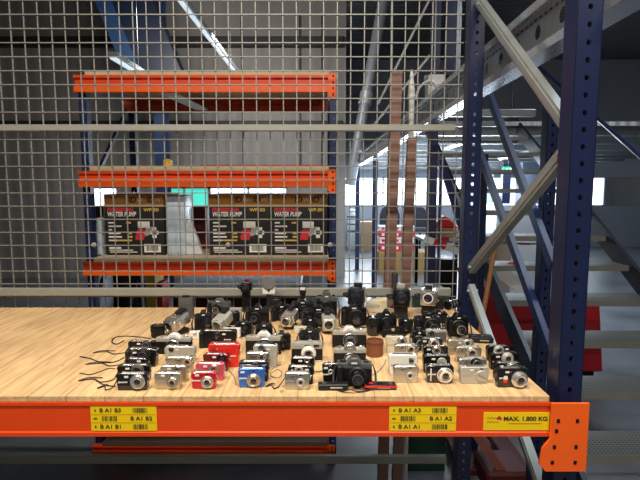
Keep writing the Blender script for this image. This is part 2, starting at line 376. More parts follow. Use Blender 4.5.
# ceiling battens (real lamps)
def batten(name, label, p, q, w, lampmat, house):
    p = Vector(p); q = Vector(q); t = thing(name, label, 'ceiling lamp', p, 0, 'strip lamps'); d = q-p
    b = MB(); b.bar((0, 0, 0.05), d+Vector((0, 0, 0.05)), w, 0.06); b.build('housing', house, t)
    b = MB(); b.bar((0, 0, 0.005), d*0.98+Vector((0, 0, 0.005)), w*0.45, 0.03); b.build('lamp_tube', lampmat, t)
    b = MB()
    for k in (0.15, 0.85):
        v = p+d*k; b.cyl(d*k+Vector((0, 0, 0.08)), d*k+Vector((0, 0, 6.3-p.z)), 0.002, seg=6)
    b.build('hanger', GALV, t)
TUBEDIM = mat('dim_lamp_tube', (1, 1, 1), 0.5, emit=(0.70, 0.85, 0.92), estr=0.75)
HOUSE = mat('lamp_housing_white', (0.6, 0.66, 0.7), 0.5)
batten('strip_lamp', 'long pale strip lamp slanting across the upper left behind the mesh', onz(173, -8, 4.0), onz(237, 75, 4.0), 0.085, TUBEDIM, HOUSE)
batten('strip_lamp', 'short strip lamp below the blue haunch', onz(112, 58, 3.6), onz(143, 77, 3.6), 0.12, TUBEDIM, HOUSE)
batten('strip_lamp', 'strip lamp above the aisle in front of the racking', (-1.8, 0.55, 4.5), (0.75, 0.55, 4.5), 0.3, TUBEW, HOUSE)
batten('strip_lamp', 'strip lamp over the aisle behind the viewer', (-0.4, -0.9, 4.5), (2.2, -0.9, 4.5), 0.3, TUBEW, HOUSE)

# ================================================================== RACKS
def post(w, d, h, holes_x, m, parent, pos, name='post', r=0.0075, pitch=0.05):
    """open C upright: perforated front sheet plus two side sheets"""
    b = MB(); n = int(h/pitch); cw = w/holes_x
    b.plate((0, 0, 0), (1, 0, 0), (0, 0, 1), holes_x, n, cw, pitch, r, r*1.15, hole=lambda i, j: i != 0 or holes_x == 1)
    b.box((0.0015, d/2, n*pitch/2), (0.003, d, n*pitch), 0); b.box((w-0.0015, d/2, n*pitch/2), (0.003, d, n*pitch), 0)
    b.box((0.006, d, n*pitch/2), (0.012, 0.003, n*pitch), 0); b.box((w-0.004, d, n*pitch/2), (0.008, 0.003, n*pitch), 0)
    o = b.build(name, m, parent, smooth=False); o.location = pos; return o
def foot(parent, x, y, w):
    box_part('foot_plate', (x+w/2, y+0.05, 0.004), (w+0.05, 0.14, 0.008), BLUE, parent, 0.001)

ZB = P(320, 396, 1.44).z                      # top of the plank deck
XF, XR = 0.745, 0.745                         # left faces of the two right-hand posts
FRT, RRT = 1.478, 2.53
up = thing('rack_upright_frame', 'blue perforated rack upright frame with zinc braces at the right end of the plank shelf', 'rack frame', (XF, FRT, 0), 0, 'rack upright frames')
post(0.075, 0.075, 4.2, 1, BLUE, up, (0, 0, 0)); post(0.075, 0.075, 4.2, 1, BLUE, up, (XR-XF, RRT-FRT, 0), r=0.0085)
foot(up, 0, 0, 0.075); foot(up, XR-XF, RRT-FRT, 0.075)
def brace(parent, p, q, w=0.045, t=0.03, m=GALVB, name='brace'):
    o = Vector(parent.location); b = MB(); p = Vector(p)-o; q = Vector(q)-o
    b.bar(p, q, t, w, (0, 0, 1)); d = (q-p).normalized()
    b.bar(p+Vector((-t/2-0.002, 0, 0)), q+Vector((-t/2-0.002, 0, 0)), 0.004, w*0.45, (0, 0, 1))
    for e, s in ((p, 1), (q, -1)): b.cyl(e+d*s*0.03+Vector((-t/2-0.012, 0, 0)), e+d*s*0.03+Vector((t/2+0.012, 0, 0)), 0.008, seg=8)
    return b.build(name, m, parent)
xb = 0.7825; yr = 2.50; yf = 1.56
def bz(px, py, y): return P(px, py, y).z
zr1 = bz(478, 2, yr); zf1_ = bz(562, 128, yf); zf2_ = bz(562, 139, yf); zr2 = bz(466, 273, yr)
zr3 = bz(468, 283, yr); zf3 = bz(560, 512, yf)
brace(up, (xb, yr, zr1), (xb, yf, zf1_)); brace(up, (xb, yf, zf2_-0.03), (xb, yr, zr2+0.02), 0.05); brace(up, (xb, yr, zr3-0.02), (xb, yf, zf3), 0.04)
brace(up, (xb, yf, zf3-0.06), (xb, yr, 0.12), 0.04)
brace(up, (xb, yr, zr1+0.1), (xb, yf, zr1+0.8), 0.04)
# its twin at the other end of the bay
up2 = thing('rack_upright_frame', 'blue rack upright frame at the far left end of the plank shelf', 'rack frame', (XF-2.86, FRT, 0), 0, 'rack upright frames')
for ch in list(up.children):
    c = ch.copy(); C.objects.link(c); c.parent = up2

def rack_beam(name, label, x0, x1, yfront, ztop, h, depth, m, lipm, conn=True, group=None, conn_m=None, lconn=True, down=0.10, face=-1, extra=0.04):
    """box beam with a grooved face; origin at left end; face=-1 looks to the viewer"""
    t = thing(name, label, 'rack beam', (x0, yfront, ztop), 0, group); L = x1-x0
    b = MB(); g = 0.020
    prof = [(0, 0), (0, -0.16*h), (g, -0.22*h), (g, -0.56*h), (0, -0.62*h), (0, -h), (depth, -h), (depth, 0)]
    b.prism([(p[0] if face < 0 else depth-p[0], p[1]) for p in prof], 'X', 0, L); b.build('beam_profile', m, t)
    if lipm is not None:
        b = MB(); yy = -0.0005 if face < 0 else depth
        b.box((L/2, yy, -h*0.81), (L-0.002, 0.001, h*0.37), 0); b.build('face_strip', lipm, t)
    if conn:
        for sx, on in ((0, lconn), (1, True)):
            if not on: continue
            X = L if sx else 0; s = 1 if sx else -1
            b = MB()
            w = 0.042 if lipm is not None else 0.060
            poly = [(X-s*0.012, extra), (X+s*w, extra), (X+s*w, -h-down), (X+s*0.012, -h-down), (X-s*0.012, -h-down*0.55)]
            # plate in front of the post with hook slots
            b.prism(poly, 'Y', -0.006, 0.0)
            b.build('end_connector', conn_m or m, t)
            b = MB()
            for k in range(4):
                z = extra-0.02-k*(extra+h+down-0.03)/3.4
                b.box((X+s*w*0.55, -0.0065, z), (0.010, 0.003, 0.016), 0.002)
            b.build('slot', BLACK, t)
    return t
# ---- my bay: front beam (plain face) and rear beam
bm = thing('rack_beam', 'long orange rack beam under the plank shelf, carrying three yellow stickers', 'rack beam', (-2.01, 1.436, ZB-0.02), 0, 'orange rack beams')
L = 0.705+2.01; h = 0.108
b = MB(); b.prism([(0, 0), (0, -0.010), (0.003, -0.014), (0.003, -h+0.016), (0, -h+0.012), (0, -h), (0.045, -h), (0.045, 0)], 'X', 0, L); b.build('beam_profile', ORANGE, bm)
cp = P(551, 404, 1.43).x+2.01
for s, X in ((1, cp), (-1, 0.03)):
    b = MB(); w = 0.115
    b.prism([(X, 0.004), (X+s*w, 0.004), (X+s*w, -0.215), (X-s*0.010, -0.215), (X-s*0.030, -0.19), (X-s*0.022, -h-0.03), (X, -h-0.002)], 'Y', -0.012, -0.004, bev=0.001); b.build('end_connector', ORANGE2, bm)
    b = MB()
    for (dx, dz) in ((0.022, -0.052), (0.018, -0.084), (0.014, -0.135), (0.010, -0.185), (0.08, -0.052), (0.08, -0.135), (0.08, -0.185)):
        b.box((X+s*dx, -0.0125, dz), (0.010, 0.002, 0.013), 0.002)
    b.build('slot', BLACK, bm)
def sticker(px0, px1, py0, py1, name, label):
    a = P(px0, py0, 1.436); c = P(px1, py1, 1.436); o = Vector(bm.location)
    s = MB().box(((a.x+c.x)/2-o.x, 0.0018, (a.z+c.z)/2-o.z), (c.x-a.x, 0.0012, a.z-c.z), 0).build(name, YELLOW, bm); tag(s, label)
    return s, a.x-o.x, a.z-o.z, c.x-a.x, a.z-c.z
def barcode(parent, x, z, w, hh, seed, y=0.0008, m=INK):
    r = random.Random(seed); b = MB(); xx = x
    while xx < x+w:
        t = r.choice((0.0012, 0.002, 0.003)); b.box((xx+t/2, y, z), (t, 0.0006, hh), 0); xx += t+r.choice((0.001, 0.0016, 0.0025))
    return b.build('barcode', m, parent)
def arrow(parent, x, z, s, kind, y=0.0007):
    b = MB(); 
    if kind == 'up': b.prism([(x, z+s), (x+s*.8, z), (x+s*.3, z), (x+s*.3, z-s), (x-s*.3, z-s), (x-s*.3, z), (x-s*.8, z)], 'Y', y-0.0003, y+0.0003)
    elif kind == 'down': b.prism([(x, z-s), (x+s*.8, z), (x+s*.3, z), (x+s*.3, z+s), (x-s*.3, z+s), (x-s*.3, z), (x-s*.8, z)], 'Y', y-0.0003, y+0.0003)
    else: b.prism([(x-1.4*s, z), (x-.4*s, z+.8*s), (x-.4*s, z+.3*s), (x+.4*s, z+.3*s), (x+.4*s, z+.8*s), (x+1.4*s, z), (x+.4*s, z-.8*s), (x+.4*s, z-.3*s), (x-.4*s, z-.3*s), (x-.4*s, z-.8*s)], 'Y', y-0.0003, y+0.0003)
    return b.build('arrow_mark', INK, parent)
for (px0, px1, codes, sd, nm) in ((90, 157, ('B A1 B3', 'B A1 B2', 'B A1 B1'), 1, 'left'), (389.5, 456, ('B A1 A3', 'B A1 A2', 'B A1 A1'), 9, 'right')):
    s, x, z, w, hh = sticker(px0, px1, 406.5, 431, 'location_sticker', 'yellow shelf location sticker with three barcode rows reading %s' % ', '.join(codes))
    for r in range(3):
        zc = z-hh*(r+0.5)/3
        if r != 1:
            arrow(s, x+w*0.07, zc, 0.0045, 'up' if r == 0 else 'down')
            text_part('lettering', codes[r], INK, s, (x+w*0.135, 0.0006, zc), 0.0175, ext=0.0003, off=0.0003, sx=1.15); barcode(s, x+w*0.64, zc, w*0.22, hh*0.20, sd+r)
        else:
            arrow(s, x+w*0.07, zc, 0.0045, 'both')
            barcode(s, x+w*0.17, zc, w*0.22, hh*0.20, sd+r); text_part('lettering', codes[r], INK, s, (x+w*0.60, 0.0006, zc), 0.0175, ext=0.0003, off=0.0003, sx=1.15)
        if r: MB().box((x+w/2, 0.0009, z-hh*r/3), (w*0.98, 0.0005, 0.0006), 0).build('rule_line', INKB, s)
s, x, z, w, hh = sticker(484, 549, 412.5, 430.5, 'load_sticker', 'yellow load sticker reading MAX. 1.800 KG with a small red emblem')
text_part('lettering', 'MAX. 1.800 KG', INK, s, (x+w*0.30, 0.0006, z-hh*0.36), 0.0185, ext=0.0003, off=0.0005, sx=1.12)
b = MB(); b.box((x+w*0.63, 0.0008, z-hh*0.62), (w*0.50, 0.0005, 0.0015), 0); b.build('small_print', INKB, s)
b = MB()
for k in range(2):
    pts = [(x+w*0.05+w*0.026*i, 0.0006, z-hh*(0.30+0.22*k)+(0.003 if i % 2 else -0.003)*(1-0.2*(i % 3))) for i in range(8)]
    b.tube(pts, 0.0006, 4)
b.build('script_mark', INKB, s)
b = MB()
for k in range(3): b.lathe([(0, 0.0042), (0.0004, 0.0042)], (x+w*(0.215+0.02*k), 0.0008, z-hh*0.32+(0.003 if k == 1 else -0.001)), (0, -1, 0), 10)
b.build('emblem', INKR, s)
b2 = rack_beam('rack_beam', 'orange rear beam under the plank shelf', -1.98, XR-0.045, 2.53, ZB-0.02, 0.108, 0.04, ORANGE, None, False, 'orange rack beams')

# the plank deck
dk = tag(MB().box((0, 0, -0.0095), (2.72, 1.125, 0.019), 0.0015).build('plank_shelf', PLANKS), 'pale pine plank shelf covered with old cameras', 'shelf board')
dk.location = ((-2.02+0.70)/2+0.002, 1.44+1.125/2, ZB)

# ---- mesh panel behind the bay
MY = 2.635
mp = thing('wire_mesh_panel', 'zinc wire mesh panel closing the back of the plank shelf', 'mesh panel', (-2.0, MY, 0.2))
b = MB(); wx = P(92.5, 30, MY).x; sp = 13.6/490/1.039*MY; r = 0.0026
rr = random.Random(4)
k0 = int((wx+2.0)/sp); x = wx-k0*sp
while x < XR-0.005:
    b.bar((x+2.0+rr.uniform(-.0012, .0012), 0, 1.02), (x+2.0+rr.uniform(-.0012, .0012), 0, 3.6), 2*r, 2*r, (0, 1, 0)); x += sp
zz = P(200, 0.5, MY).z; spz = sp; z = zz-int((zz-1.25)/spz)*spz
while z < 3.75:
    b.bar((0, -2*r, z-0.2), (XR+2.0, -2*r, z-0.2), 2*r, 2*r, (0, 0, 1)); z += spz
b.build('wire_grid', MESHM, mp, smooth=False)
for (ya, yb) in ((125, 131.5), (287.5, 295), (454, 461.5)):
    a = P(300, ya, MY-0.02); c = P(300, yb, MY-0.02); b = MB(); b.box(((XR+2.0)/2-0.03, -0.032, (a.z+c.z)/2-0.2), (XR+1.98, 0.03, a.z-c.z), 0.003)
    b.build('frame_bar', MESHF, mp)
for px in (95, 228.5, 330): q = P(px, 244.5, MY); MB().lathe([(0, 0.013), (0.006, 0.013), (0.008, 0.007), (0.013, 0.007)], (q.x+2.0, -0.010, q.z-0.2), (0, -1, 0), 12).build('washer', MESHF, mp)

# ---- the rack behind
RY = 3.40; RB = 4.22; XL2 = P(79, 190, RY).x; XP = P(329.5, 190, RY).x
f1 = thing('rack_upright_frame', 'dark blue rack upright standing right of the water pump boxes', 'rack frame', (XP, RY, 0), 0, 'rack upright frames')
PB = mat('rear_post_blue', (0.010, 0.022, 0.085), 0.4, 0, 0.2, 12)
post(0.052, 0.06, 2.80, 1, PB, f1, (0, 0, 0), r=0.006); post(0.052, 0.06, 2.80, 1, PB, f1, (0, RB+0.06-RY, 0), r=0.006)
for (z0, z1) in ((0.4, 1.2), (1.2, 2.0), (2.0, 2.75)):
    MB().bar((0.026, 0.06, z0), (0.026, RB+0.06-RY, z1), 0.02, 0.03).build('brace', BLUE, f1)
f2 = thing('rack_upright_frame', 'dark blue rack upright at the left edge, left of the water pump boxes', 'rack frame', (XL2+0.006, RY+0.045, 0), 0, 'rack upright frames')
for ch in list(f1.children):
    c = ch.copy(); C.objects.link(c); c.parent = f2
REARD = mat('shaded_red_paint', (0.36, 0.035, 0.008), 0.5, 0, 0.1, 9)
levels = {'top': (75, 92), 'upper': (171, 187), 'middle': (262, 275.5), 'bottom': (446, 455)}
LV = {}
for nm, (ya, yb) in levels.items():
    za = P(200, ya, RY).z; zc = P(200, yb, RY).z; LV[nm] = (za, zc)
    rack_beam('rack_beam', 'orange front beam of the %s shelf of the rack behind the mesh' % nm, XL2, XP, RY-0.005, za, max(za-zc, 0.05), 0.045, ORANGE, ORANGE2, True, 'orange rack beams', ORANGE2, down=0.045, extra=0.012, lconn=False)
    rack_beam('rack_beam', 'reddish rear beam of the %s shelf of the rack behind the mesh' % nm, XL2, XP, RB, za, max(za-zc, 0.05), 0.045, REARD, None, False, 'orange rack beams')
    bd = tag(box_part('shelf_board', (0, 0, 0.015), (XP-XL2-0.084, RB-RY+0.03, 0.030), SHELFW if nm != 'bottom' else mat('shaded_board', (0.10, 0.06, 0.04), 0.7, 0, 0.2, 8), None, 0), '%s chipboard shelf board on the %s level of the rack behind the mesh' % ('shade-darkened' if nm == 'bottom' else 'pale', nm), 'shelf board', 'chipboard shelf boards')  # bottom board: the shadow it lies in is put into its colour
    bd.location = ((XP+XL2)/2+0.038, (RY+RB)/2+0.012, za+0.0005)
# pale support bar slanting under the top shelf
a = P(157, 91, RY+0.05); c = P(196, 110, RB-0.03)
zs = LV['top'][1]+0.012
t = tag(MB().bar(Vector((0, 0, 0)), Vector((c.x-a.x+0.05, RB-RY-0.06, -0.02)), 0.10, 0.012).build('shelf_support_bar', mat('pale_zinc_bar', (0.62, 0.70, 0.76), 0.3, 0.2, 0.1, 8)), 'pale zinc support bar slanting under the top shelf behind the mesh', 'support bar')
t.location = (a.x, RY+0.05, zs+0.02)

# ---- boxes on the middle shelf
def water_pump_box(px0, px1, label):
    zt = LV['middle'][0]+0.031; Y = RY+0.14; x0 = P(px0, 230, Y).x; x1 = P(px1, 230, Y).x; w = x1-x0
    H = P(300, 194, Y).z-zt; hb = P(300, 206, Y).z-zt; D = 0.40
    t = thing('water_pump_box', label, 'box', (x0, Y, zt), 0, 'water pump boxes on the middle shelf')
    MB().box((w/2, D/2, hb+(H-hb)/2), (w, D, H-hb), 0.003).build('carton_top', CARTON, t)
    pb = MB().box((w/2, D/2, hb/2), (w, D, hb), 0.003).build('printed_panel', BOXBLK, t)
    y = -0.0008
    for fx in (0.42, 0.72):
        text_part('logo_lettering', 'iD', INK, t, (w*fx, y, hb+(H-hb)*0.52), 0.055, ext=0.0005, off=0.0018); text_part('logo_lettering', 'W', CREAM, t, (w*fx+0.058, y, hb+(H-hb)*0.50), 0.042, ext=0.0005, off=0.0008)
    text_part('title_lettering', 'PROFESSIONAL', INKR, pb, (w*0.05, y, hb*0.925), 0.034, ext=0.0005, off=0.0016, sx=0.80*w/0.42, shear=0.15)
    text_part('title_lettering', 'WATER PUMP', WHITEINK, pb, (w*0.05, y, hb*0.83), 0.045, ext=0.0005, off=0.0014, sx=0.72*w/0.42, shear=0.15)
    text_part('model_lettering', 'WP-50', YINK, pb, (w*0.66, y, hb*0.92), 0.032, ext=0.0005, off=0.0008, sx=1.15*w/0.42)
    b = MB()
    for k, ln in enumerate((0.09, 0.22, 0.06, 0.2, 0.22, 0.14)): b.box((w*0.06+w*ln/2, y, hb*(0.66-0.072*k)), (w*ln, 0.0008, 0.011), 0)
    b.build('spec_lines', WHITEINK, pb)
    b = MB()
    for k, (xs, ln) in enumerate(((0.36, 0.08), (0.38, 0.07), (0.38, 0.08), (0.20, 0.25))): MB().box((w*(xs+ln/2), y, hb*(0.66-0.072*(k+2 if k else 0))), (w*ln, 0.0008, 0.012), 0).build("spec_value", YINK, pb)

    b = MB(); b.box((w*0.16, y, hb*0.145), (w*0.20, 0.0008, 0.013), 0); b.box((w*0.26, y, hb*0.10), (w*0.40, 0.0008, 0.006), 0); b.box((w*0.30, y, hb*0.06), (w*0.46, 0.0008, 0.006), 0); b.build('small_print', WHITEINK, pb)
    # printed picture of the engine
    b = MB(); b.box((w*0.655, y, hb*0.62), (w*0.20, 0.0008, hb*0.13), 0); b.box((w*0.83, y, hb*0.46), (w*0.07, 0.0008, hb*0.22), 0); b.box((w*0.83, y, hb*0.46), (w*0.13, 0.0008, hb*0.08), 0); b.build('engine_picture_tank', WHITEINK, pb)
    b = MB(); b.lathe([(0, w*0.085), (0.0008, w*0.085)], (w*0.61, y+0.0002, hb*0.44), (0, -1, 0), 20); b.box((w*0.58, y, hb*0.36), (w*0.14, 0.0008, hb*0.10), 0); b.build('engine_picture_housing', INKR, pb)
    b = MB(); b.lathe([(0, w*0.04), (0.0012, w*0.04)], (w*0.70, y+0.0002, hb*0.44), (0, -1, 0), 16); b.box((w*0.74, y, hb*0.50), (w*0.12, 0.0007, hb*0.16), 0); b.build('engine_picture_block', GREYINK, pb)
    lb = MB().box((w*0.79, -0.001, hb*0.14), (w*0.28, 0.001, hb*0.17), 0).build('barcode_label', WHITEINK, pb)
    barcode(lb, w*0.69, hb*0.14, w*0.19, hb*0.11, px0, -0.0018)
    return t
water_pump_box(105, 164.5, 'water pump box on the far left of the middle shelf')
water_pump_box(209.5, 270.5, 'water pump box in the middle, against its right-hand neighbour')
water_pump_box(271.5, 327.5, 'water pump box nearest the blue rack upright, rightmost of the three')
ztm = LV['middle'][0]+0.031
def shelf_item(name, label, cat, px0, px1, py, m, Y, D=0.2, taper=None, bev=0.01):
    a = P(px0, py, Y); c = P(px1, py, Y)
    o = MB().box((0, 0, (a.z-ztm)/2), (c.x-a.x, D, a.z-ztm), bev, seg=2, taper=taper).build(name, m); o.location = ((a.x+c.x)/2, Y+D/2, ztm); return tag(o, label, cat)
shelf_item('film_wrapped_pack', 'tall bluish film-wrapped pack standing right of the left pump box', 'package', 166, 184, 195, FILM, RY+0.12, 0.26)
shelf_item('red_crate', 'red and black crate at the back between the pump boxes', 'crate', 186, 207, 207, mat('maroon_crate', (0.16, 0.012, 0.02), 0.5, 0, 0.3, 12), RY+0.50, 0.2)
a = P(188, 222, RY+0.2)
t = tag(MB().prism([(-0.035, 0), (0.085, 0), (0.05, 0.12), (0.0, a.z-ztm+0.02), (-0.03, a.z-ztm)], 'Y', 0, 0.05, bev=0.006).build('bag', mat('white_bag', (0.62, 0.66, 0.70), 0.5, 0, 0.1, 8)), 'white slumped bag leaning between the pump boxes', 'bag'); t.location = (a.x+0.030, RY+0.14, ztm)
shelf_item('film_roll', 'crumpled bluish film bundle at the left end of the middle shelf', 'package', 94, 101.5, 218, FILM, RY+0.14, 0.10, 0.7)
shelf_item('dark_tote', 'dark tote behind the film bundle at the left end of the middle shelf', 'tote', 90, 103, 206, DARK, RY+0.35, 0.3)
# a red level rod lying on the upper shelf
zu = LV['upper'][0]+0.031
t = tag(MB().cyl((0, 0, 0), (P(326, 165, RY+.3).x-P(200, 165, RY+.3).x, 0, 0), 0.013, seg=12).build('red_tube', REDP), 'long dark red tube lying on the upper shelf behind the mesh', 'tube'); t.location = (P(200, 165, RY+.3).x, RY+0.3, zu+0.0125)
b = MB()
b.box((0, 0, 0.03), (0.05, 0.08, 0.06), 0.01); t = tag(b.build('yellow_box', mat('yellow_plastic', (0.75, 0.45, 0.02), 0.5)), 'tiny yellow box on the upper shelf left of the red tube', 'box'); q = P(168, 168, RY+0.2); t.location = (q.x, RY+0.2, zu)
# ================================================================== MEZZANINE, STAIRS, RIGHT-HAND SIDE
ZMB = P(483, 93, 2.6)           # reference
mx0 = 0.885
zbot = PX(483, 91, mx0).z; ztop = PX(484, 52, mx0).z
eb = thing('mezzanine_edge_beam', 'long galvanised perforated mezzanine beam running away from the upper right', 'beam', (mx0, 1.35, zbot))
H = ztop-zbot; Lb = 10.4; n = int(Lb/0.205)
b = MB(); b.plate((0, 0, 0.03), (0, 1, 0), (0, 0, 1), n, 1, 0.205, H-0.06, 0.026, 0.030)
Lb = n*0.205
b.build('web', GALV, eb, smooth=False)
b = MB(); b.box((0.012, Lb/2, 0.0), (0.09, Lb, 0.006), 0); b.box((-0.032, Lb/2, 0.015), (0.004, Lb, 0.030), 0); b.box((-0.016, Lb/2, 0.031), (0.034, Lb, 0.003), 0)
LIP = mat('lit_zinc_lip', (0.62, 0.65, 0.70), 0.25, 0.8, 0.1, 18); b.build('bottom_flange', LIP, eb)  # light reflected along the flanges is put into a paler zinc than the web
b = MB(); b.box((0.012, Lb/2, H), (0.09, Lb, 0.006), 0); b.box((-0.032, Lb/2, H-0.015), (0.004, Lb, 0.030), 0); b.box((-0.016, Lb/2, H-0.031), (0.034, Lb, 0.003), 0); b.build('top_flange', LIP, eb)
b = MB()
for k in range(int(Lb/0.045)):
    for z in (0.05, H-0.05): b.box((-0.001, 0.02+k*0.045, z), (0.004, 0.012, 0.008), 0)
b.build('rivet_rows', DARK, eb, smooth=False)
struct(box_part('trim_20', (mx0+0.06+0.375, 3.95, ztop-0.14), (0.75, 0.05, 0.055), GALV, None, 0.004))
struct(box_part('trim_21', (mx0+0.06+0.375, 4.75, ztop-0.12), (0.75, 0.05, 0.05), GALV, None, 0.004))
dkz = ztop+0.0
deck0 = 6.1
struct(box_part('ceiling_mezzanine', (mx0+0.09+3.2, (deck0+FARY-0.2)/2, dkz+0.06), (6.4, FARY-0.2-deck0, 0.05), DECKM, None, 0))
jb = MB()
y = deck0+0.1
while y < FARY-0.4:
    jb.box((mx0+0.10+3.2, y, dkz-0.02), (6.3, 0.05, 0.11), 0); y += 1.15
struct(jb.build('trim_22', GALV))
# mezzanine posts
def mpost(px, Y, wpx, label, m=BLUE, ztop_=None, X=None):
    q = P(px, 200, Y); w = wpx/FL*Y; zt = ztop_ or zbot-0.01
    t = thing('mezzanine_post', label, 'post', (q.x if X is None else X, Y, 0), 0, 'blue mezzanine posts')
    MB().box((0, 0, zt/2), (w, w*0.8, zt), 0.003).build('shaft', m, t); box_part('base_plate', (0, 0, 0.006), (w+0.1, w+0.1, 0.012), m, t)
    return t
mpost(431.5, 4.6, 9, 'broad dark blue post right of the brown timber posts', mat('violet_blue_post', (0.035, 0.035, 0.085), 0.45), 4.6)
mpost(375, 9.1, 5, 'thin dark blue post left of the brown timber posts')
mpost(357.5, 12.0, 4, 'thin light blue post furthest left by the windows', BLUE2)
mpost(505, 8.6, 8, 'blue post behind the stair treads under the green exit sign')
mpost(528, 9.8, 20, 'wide blue-grey pillar behind the stair treads', mat('blue_grey_pillar', (0.10, 0.13, 0.19), 0.5))
# slanting blue bars of the next rack, beyond the zinc braces
rk = thing('rack_upright_frame', 'blue rack frame with long parallel slanting braces, beyond the right end of the plank shelf', 'rack frame', (1.16, 2.55, 0), 0, 'rack upright frames')
o = Vector(rk.location)
post(0.06, 0.06, 2.5, 1, BLUE, rk, (0, 0, 0)); post(0.045, 0.06, 2.3, 1, BLUE, rk, (0, 1.0, 0), r=0.004)
foot(rk, 0, 0, 0.06); foot(rk, 0, 1.0, 0.06)
BB = mat('blue_brace', (0.010, 0.024, 0.095), 0.35, 0, 0.15, 10)
for (p, q) in (((488, 92), (553, 265)), ((479, 150), (549, 348))):
    A = PX(p[0], p[1], 1.14); B = PX(q[0], q[1], 1.14)
    MB().bar(A-o, B-o, 0.03, 0.055, (0, 0, 1)).build('brace', BB, rk)
rk2 = thing('blue_support_frame', 'pair of slanting dark blue bars left of the perforated upright, in front of the windows', 'support frame', (P(460, 220, 3.9).x, 3.9, 0)); o = Vector(rk2.location)
for (p, q) in (((441, 160), (460, 222)), ((460, 222), (474, 268))):
    A = P(p[0], p[1], 3.9); B = P(q[0], q[1], 3.9); MB().bar(A-o, B-o, 0.05, 0.04, (0, 1, 0)).build('slanting_bar', BB, rk2)
A = P(474, 268, 3.9)-o; MB().box((A.x, 0, A.z/2), (0.05, 0.05, A.z+0.02), 0).build('leg', BB, rk2)
A = P(441, 160, 3.9)-o; MB().box((A.x, 0, (A.z)/2), (0.018, 0.03, A.z), 0).build('leg', BLUE2, rk2)

# stairs
st = thing('warehouse_stairs', 'steep steel stairs with perforated treads rising to the right behind the rack frame', 'stairs', (1.32, 1.4, 0)); o = Vector(st.location)
a0, r0, g0 = 4.8, 0.2, 0.335; X0, X1 = 1.34, 2.42
TRIM = mat('tread_edge', (0.24, 0.235, 0.21), 0.45, 0.4, 0.15, 8)
nt_ = 0
for k in range(-5, 10):
    Y = a0-k*g0; Z = EYE-k*r0
    if Z > 2.95: continue
    nt_ += 1
    b = MB(); b.box((0, 0, 0), (X1-X0, 0.26, 0.006), 0, m=GRATE); b.box((0, -0.13, -0.018), (X1-X0, 0.006, 0.042), 0, m=TRIM); b.box((0, 0.13, -0.018), (X1-X0, 0.006, 0.042), 0, m=TRIM)
    s_ = b.build('tread', None, st); s_.location = Vector(((X0+X1)/2, Y+0.13, Z))-o
for X, nm in ((X0-0.02, 'stringer'), (X1+0.02, 'stringer')):
    A = Vector((X, a0+5*g0, EYE+5*r0-0.06)); B = Vector((X, 1.55, 0.03))
    MB().bar(A-o, B-o, 0.03, 0.15, (0, 0, 1)).build(nm, mat('navy_stringer', (0.008, 0.011, 0.022), 0.4, 0, 0.2, 10), st)
for X in (X1+0.03,):
    A = Vector((X, a0+5*g0, EYE+5*r0+0.85)); B = Vector((X, 1.7, 1.0)); b = MB()
    b.cyl(A-o, B-o, 0.02, seg=10)
    for f in (0.02, 0.35, 0.68, 0.98): q = A.lerp(B, f)-o; b.cyl(q, q+Vector((0, 0, -0.9)), 0.016, seg=8)
    b.build('handrail', BLUE, st)

# behind the stairs: white cabinets / sheets, red machine
def gbox(name, label, cat, px0, px1, ya, Y, D, m, yb=None, bev=0.01, extra=None):
    a = P(px0, ya, Y); c = P(px1, ya, Y); z0 = 0 if yb is None else P(px0, yb, Y).z
    t = MB().box((0, D/2, (a.z-z0)/2), (c.x-a.x, D, a.z-z0), bev, seg=2).build(name, m); t.location = ((a.x+c.x)/2, Y, z0); return tag(t, label, cat)
PALE = mat('pale_blue_panel', (0.70, 0.78, 0.86), 0.35, 0, 0.08, 2)
TANP = mat('tan_panel', (0.42, 0.36, 0.30), 0.5, 0, 0.1, 3)
gbox('white_cabinet', 'large pale blue-white cabinet behind the stair treads', 'cabinet', 497, 556, 205, 6.9, 0.6, PALE)
t = gbox('grey_partition', 'tan panel standing left of the pale cabinet behind the stairs', 'panel', 480, 512, 238, 6.3, 0.05, TANP)
# red machine with sloping left end
rm = thing('red_lift_truck', 'dark red machine standing behind the lower stair treads', 'lift truck', (P(520, 330, 4.9).x, 4.9, 0)); o = Vector(rm.location)
pl = [P(480, 282, 4.9), P(500, 304, 4.9), P(600, 304, 4.9), P(600, 420, 4.9), P(470, 420, 4.9), P(468, 330, 4.9)]
MB().prism([(p.x-o.x, max(p.z, 0.12)) for p in pl], 'Y', 0, 0.5, bev=0.01).build('body', REDP, rm)
for xx in (P(480, 400, 4.9).x-o.x, P(590, 400, 4.9).x-o.x):
    for yy in (0.1, 0.4): MB().cyl((xx-0.03, yy, 0.09), (xx+0.03, yy, 0.09), 0.09, seg=16).build('wheel', BLACK, rm)
MB().box((P(520, 355, 4.9).x-o.x, -0.012, P(520, 350, 4.9).z), (0.7, 0.02, 0.10), 0.004).build('side_panel', mat('maroon', (0.16, 0.006, 0.01), 0.5), rm)
A = P(487, 262, 4.75)-o; B = P(522, 288, 4.75)-o
b = MB(); b.bar(A, B, 0.12, 0.02, (0, 1, 0)); b.build('white_cover', WHITE, rm)
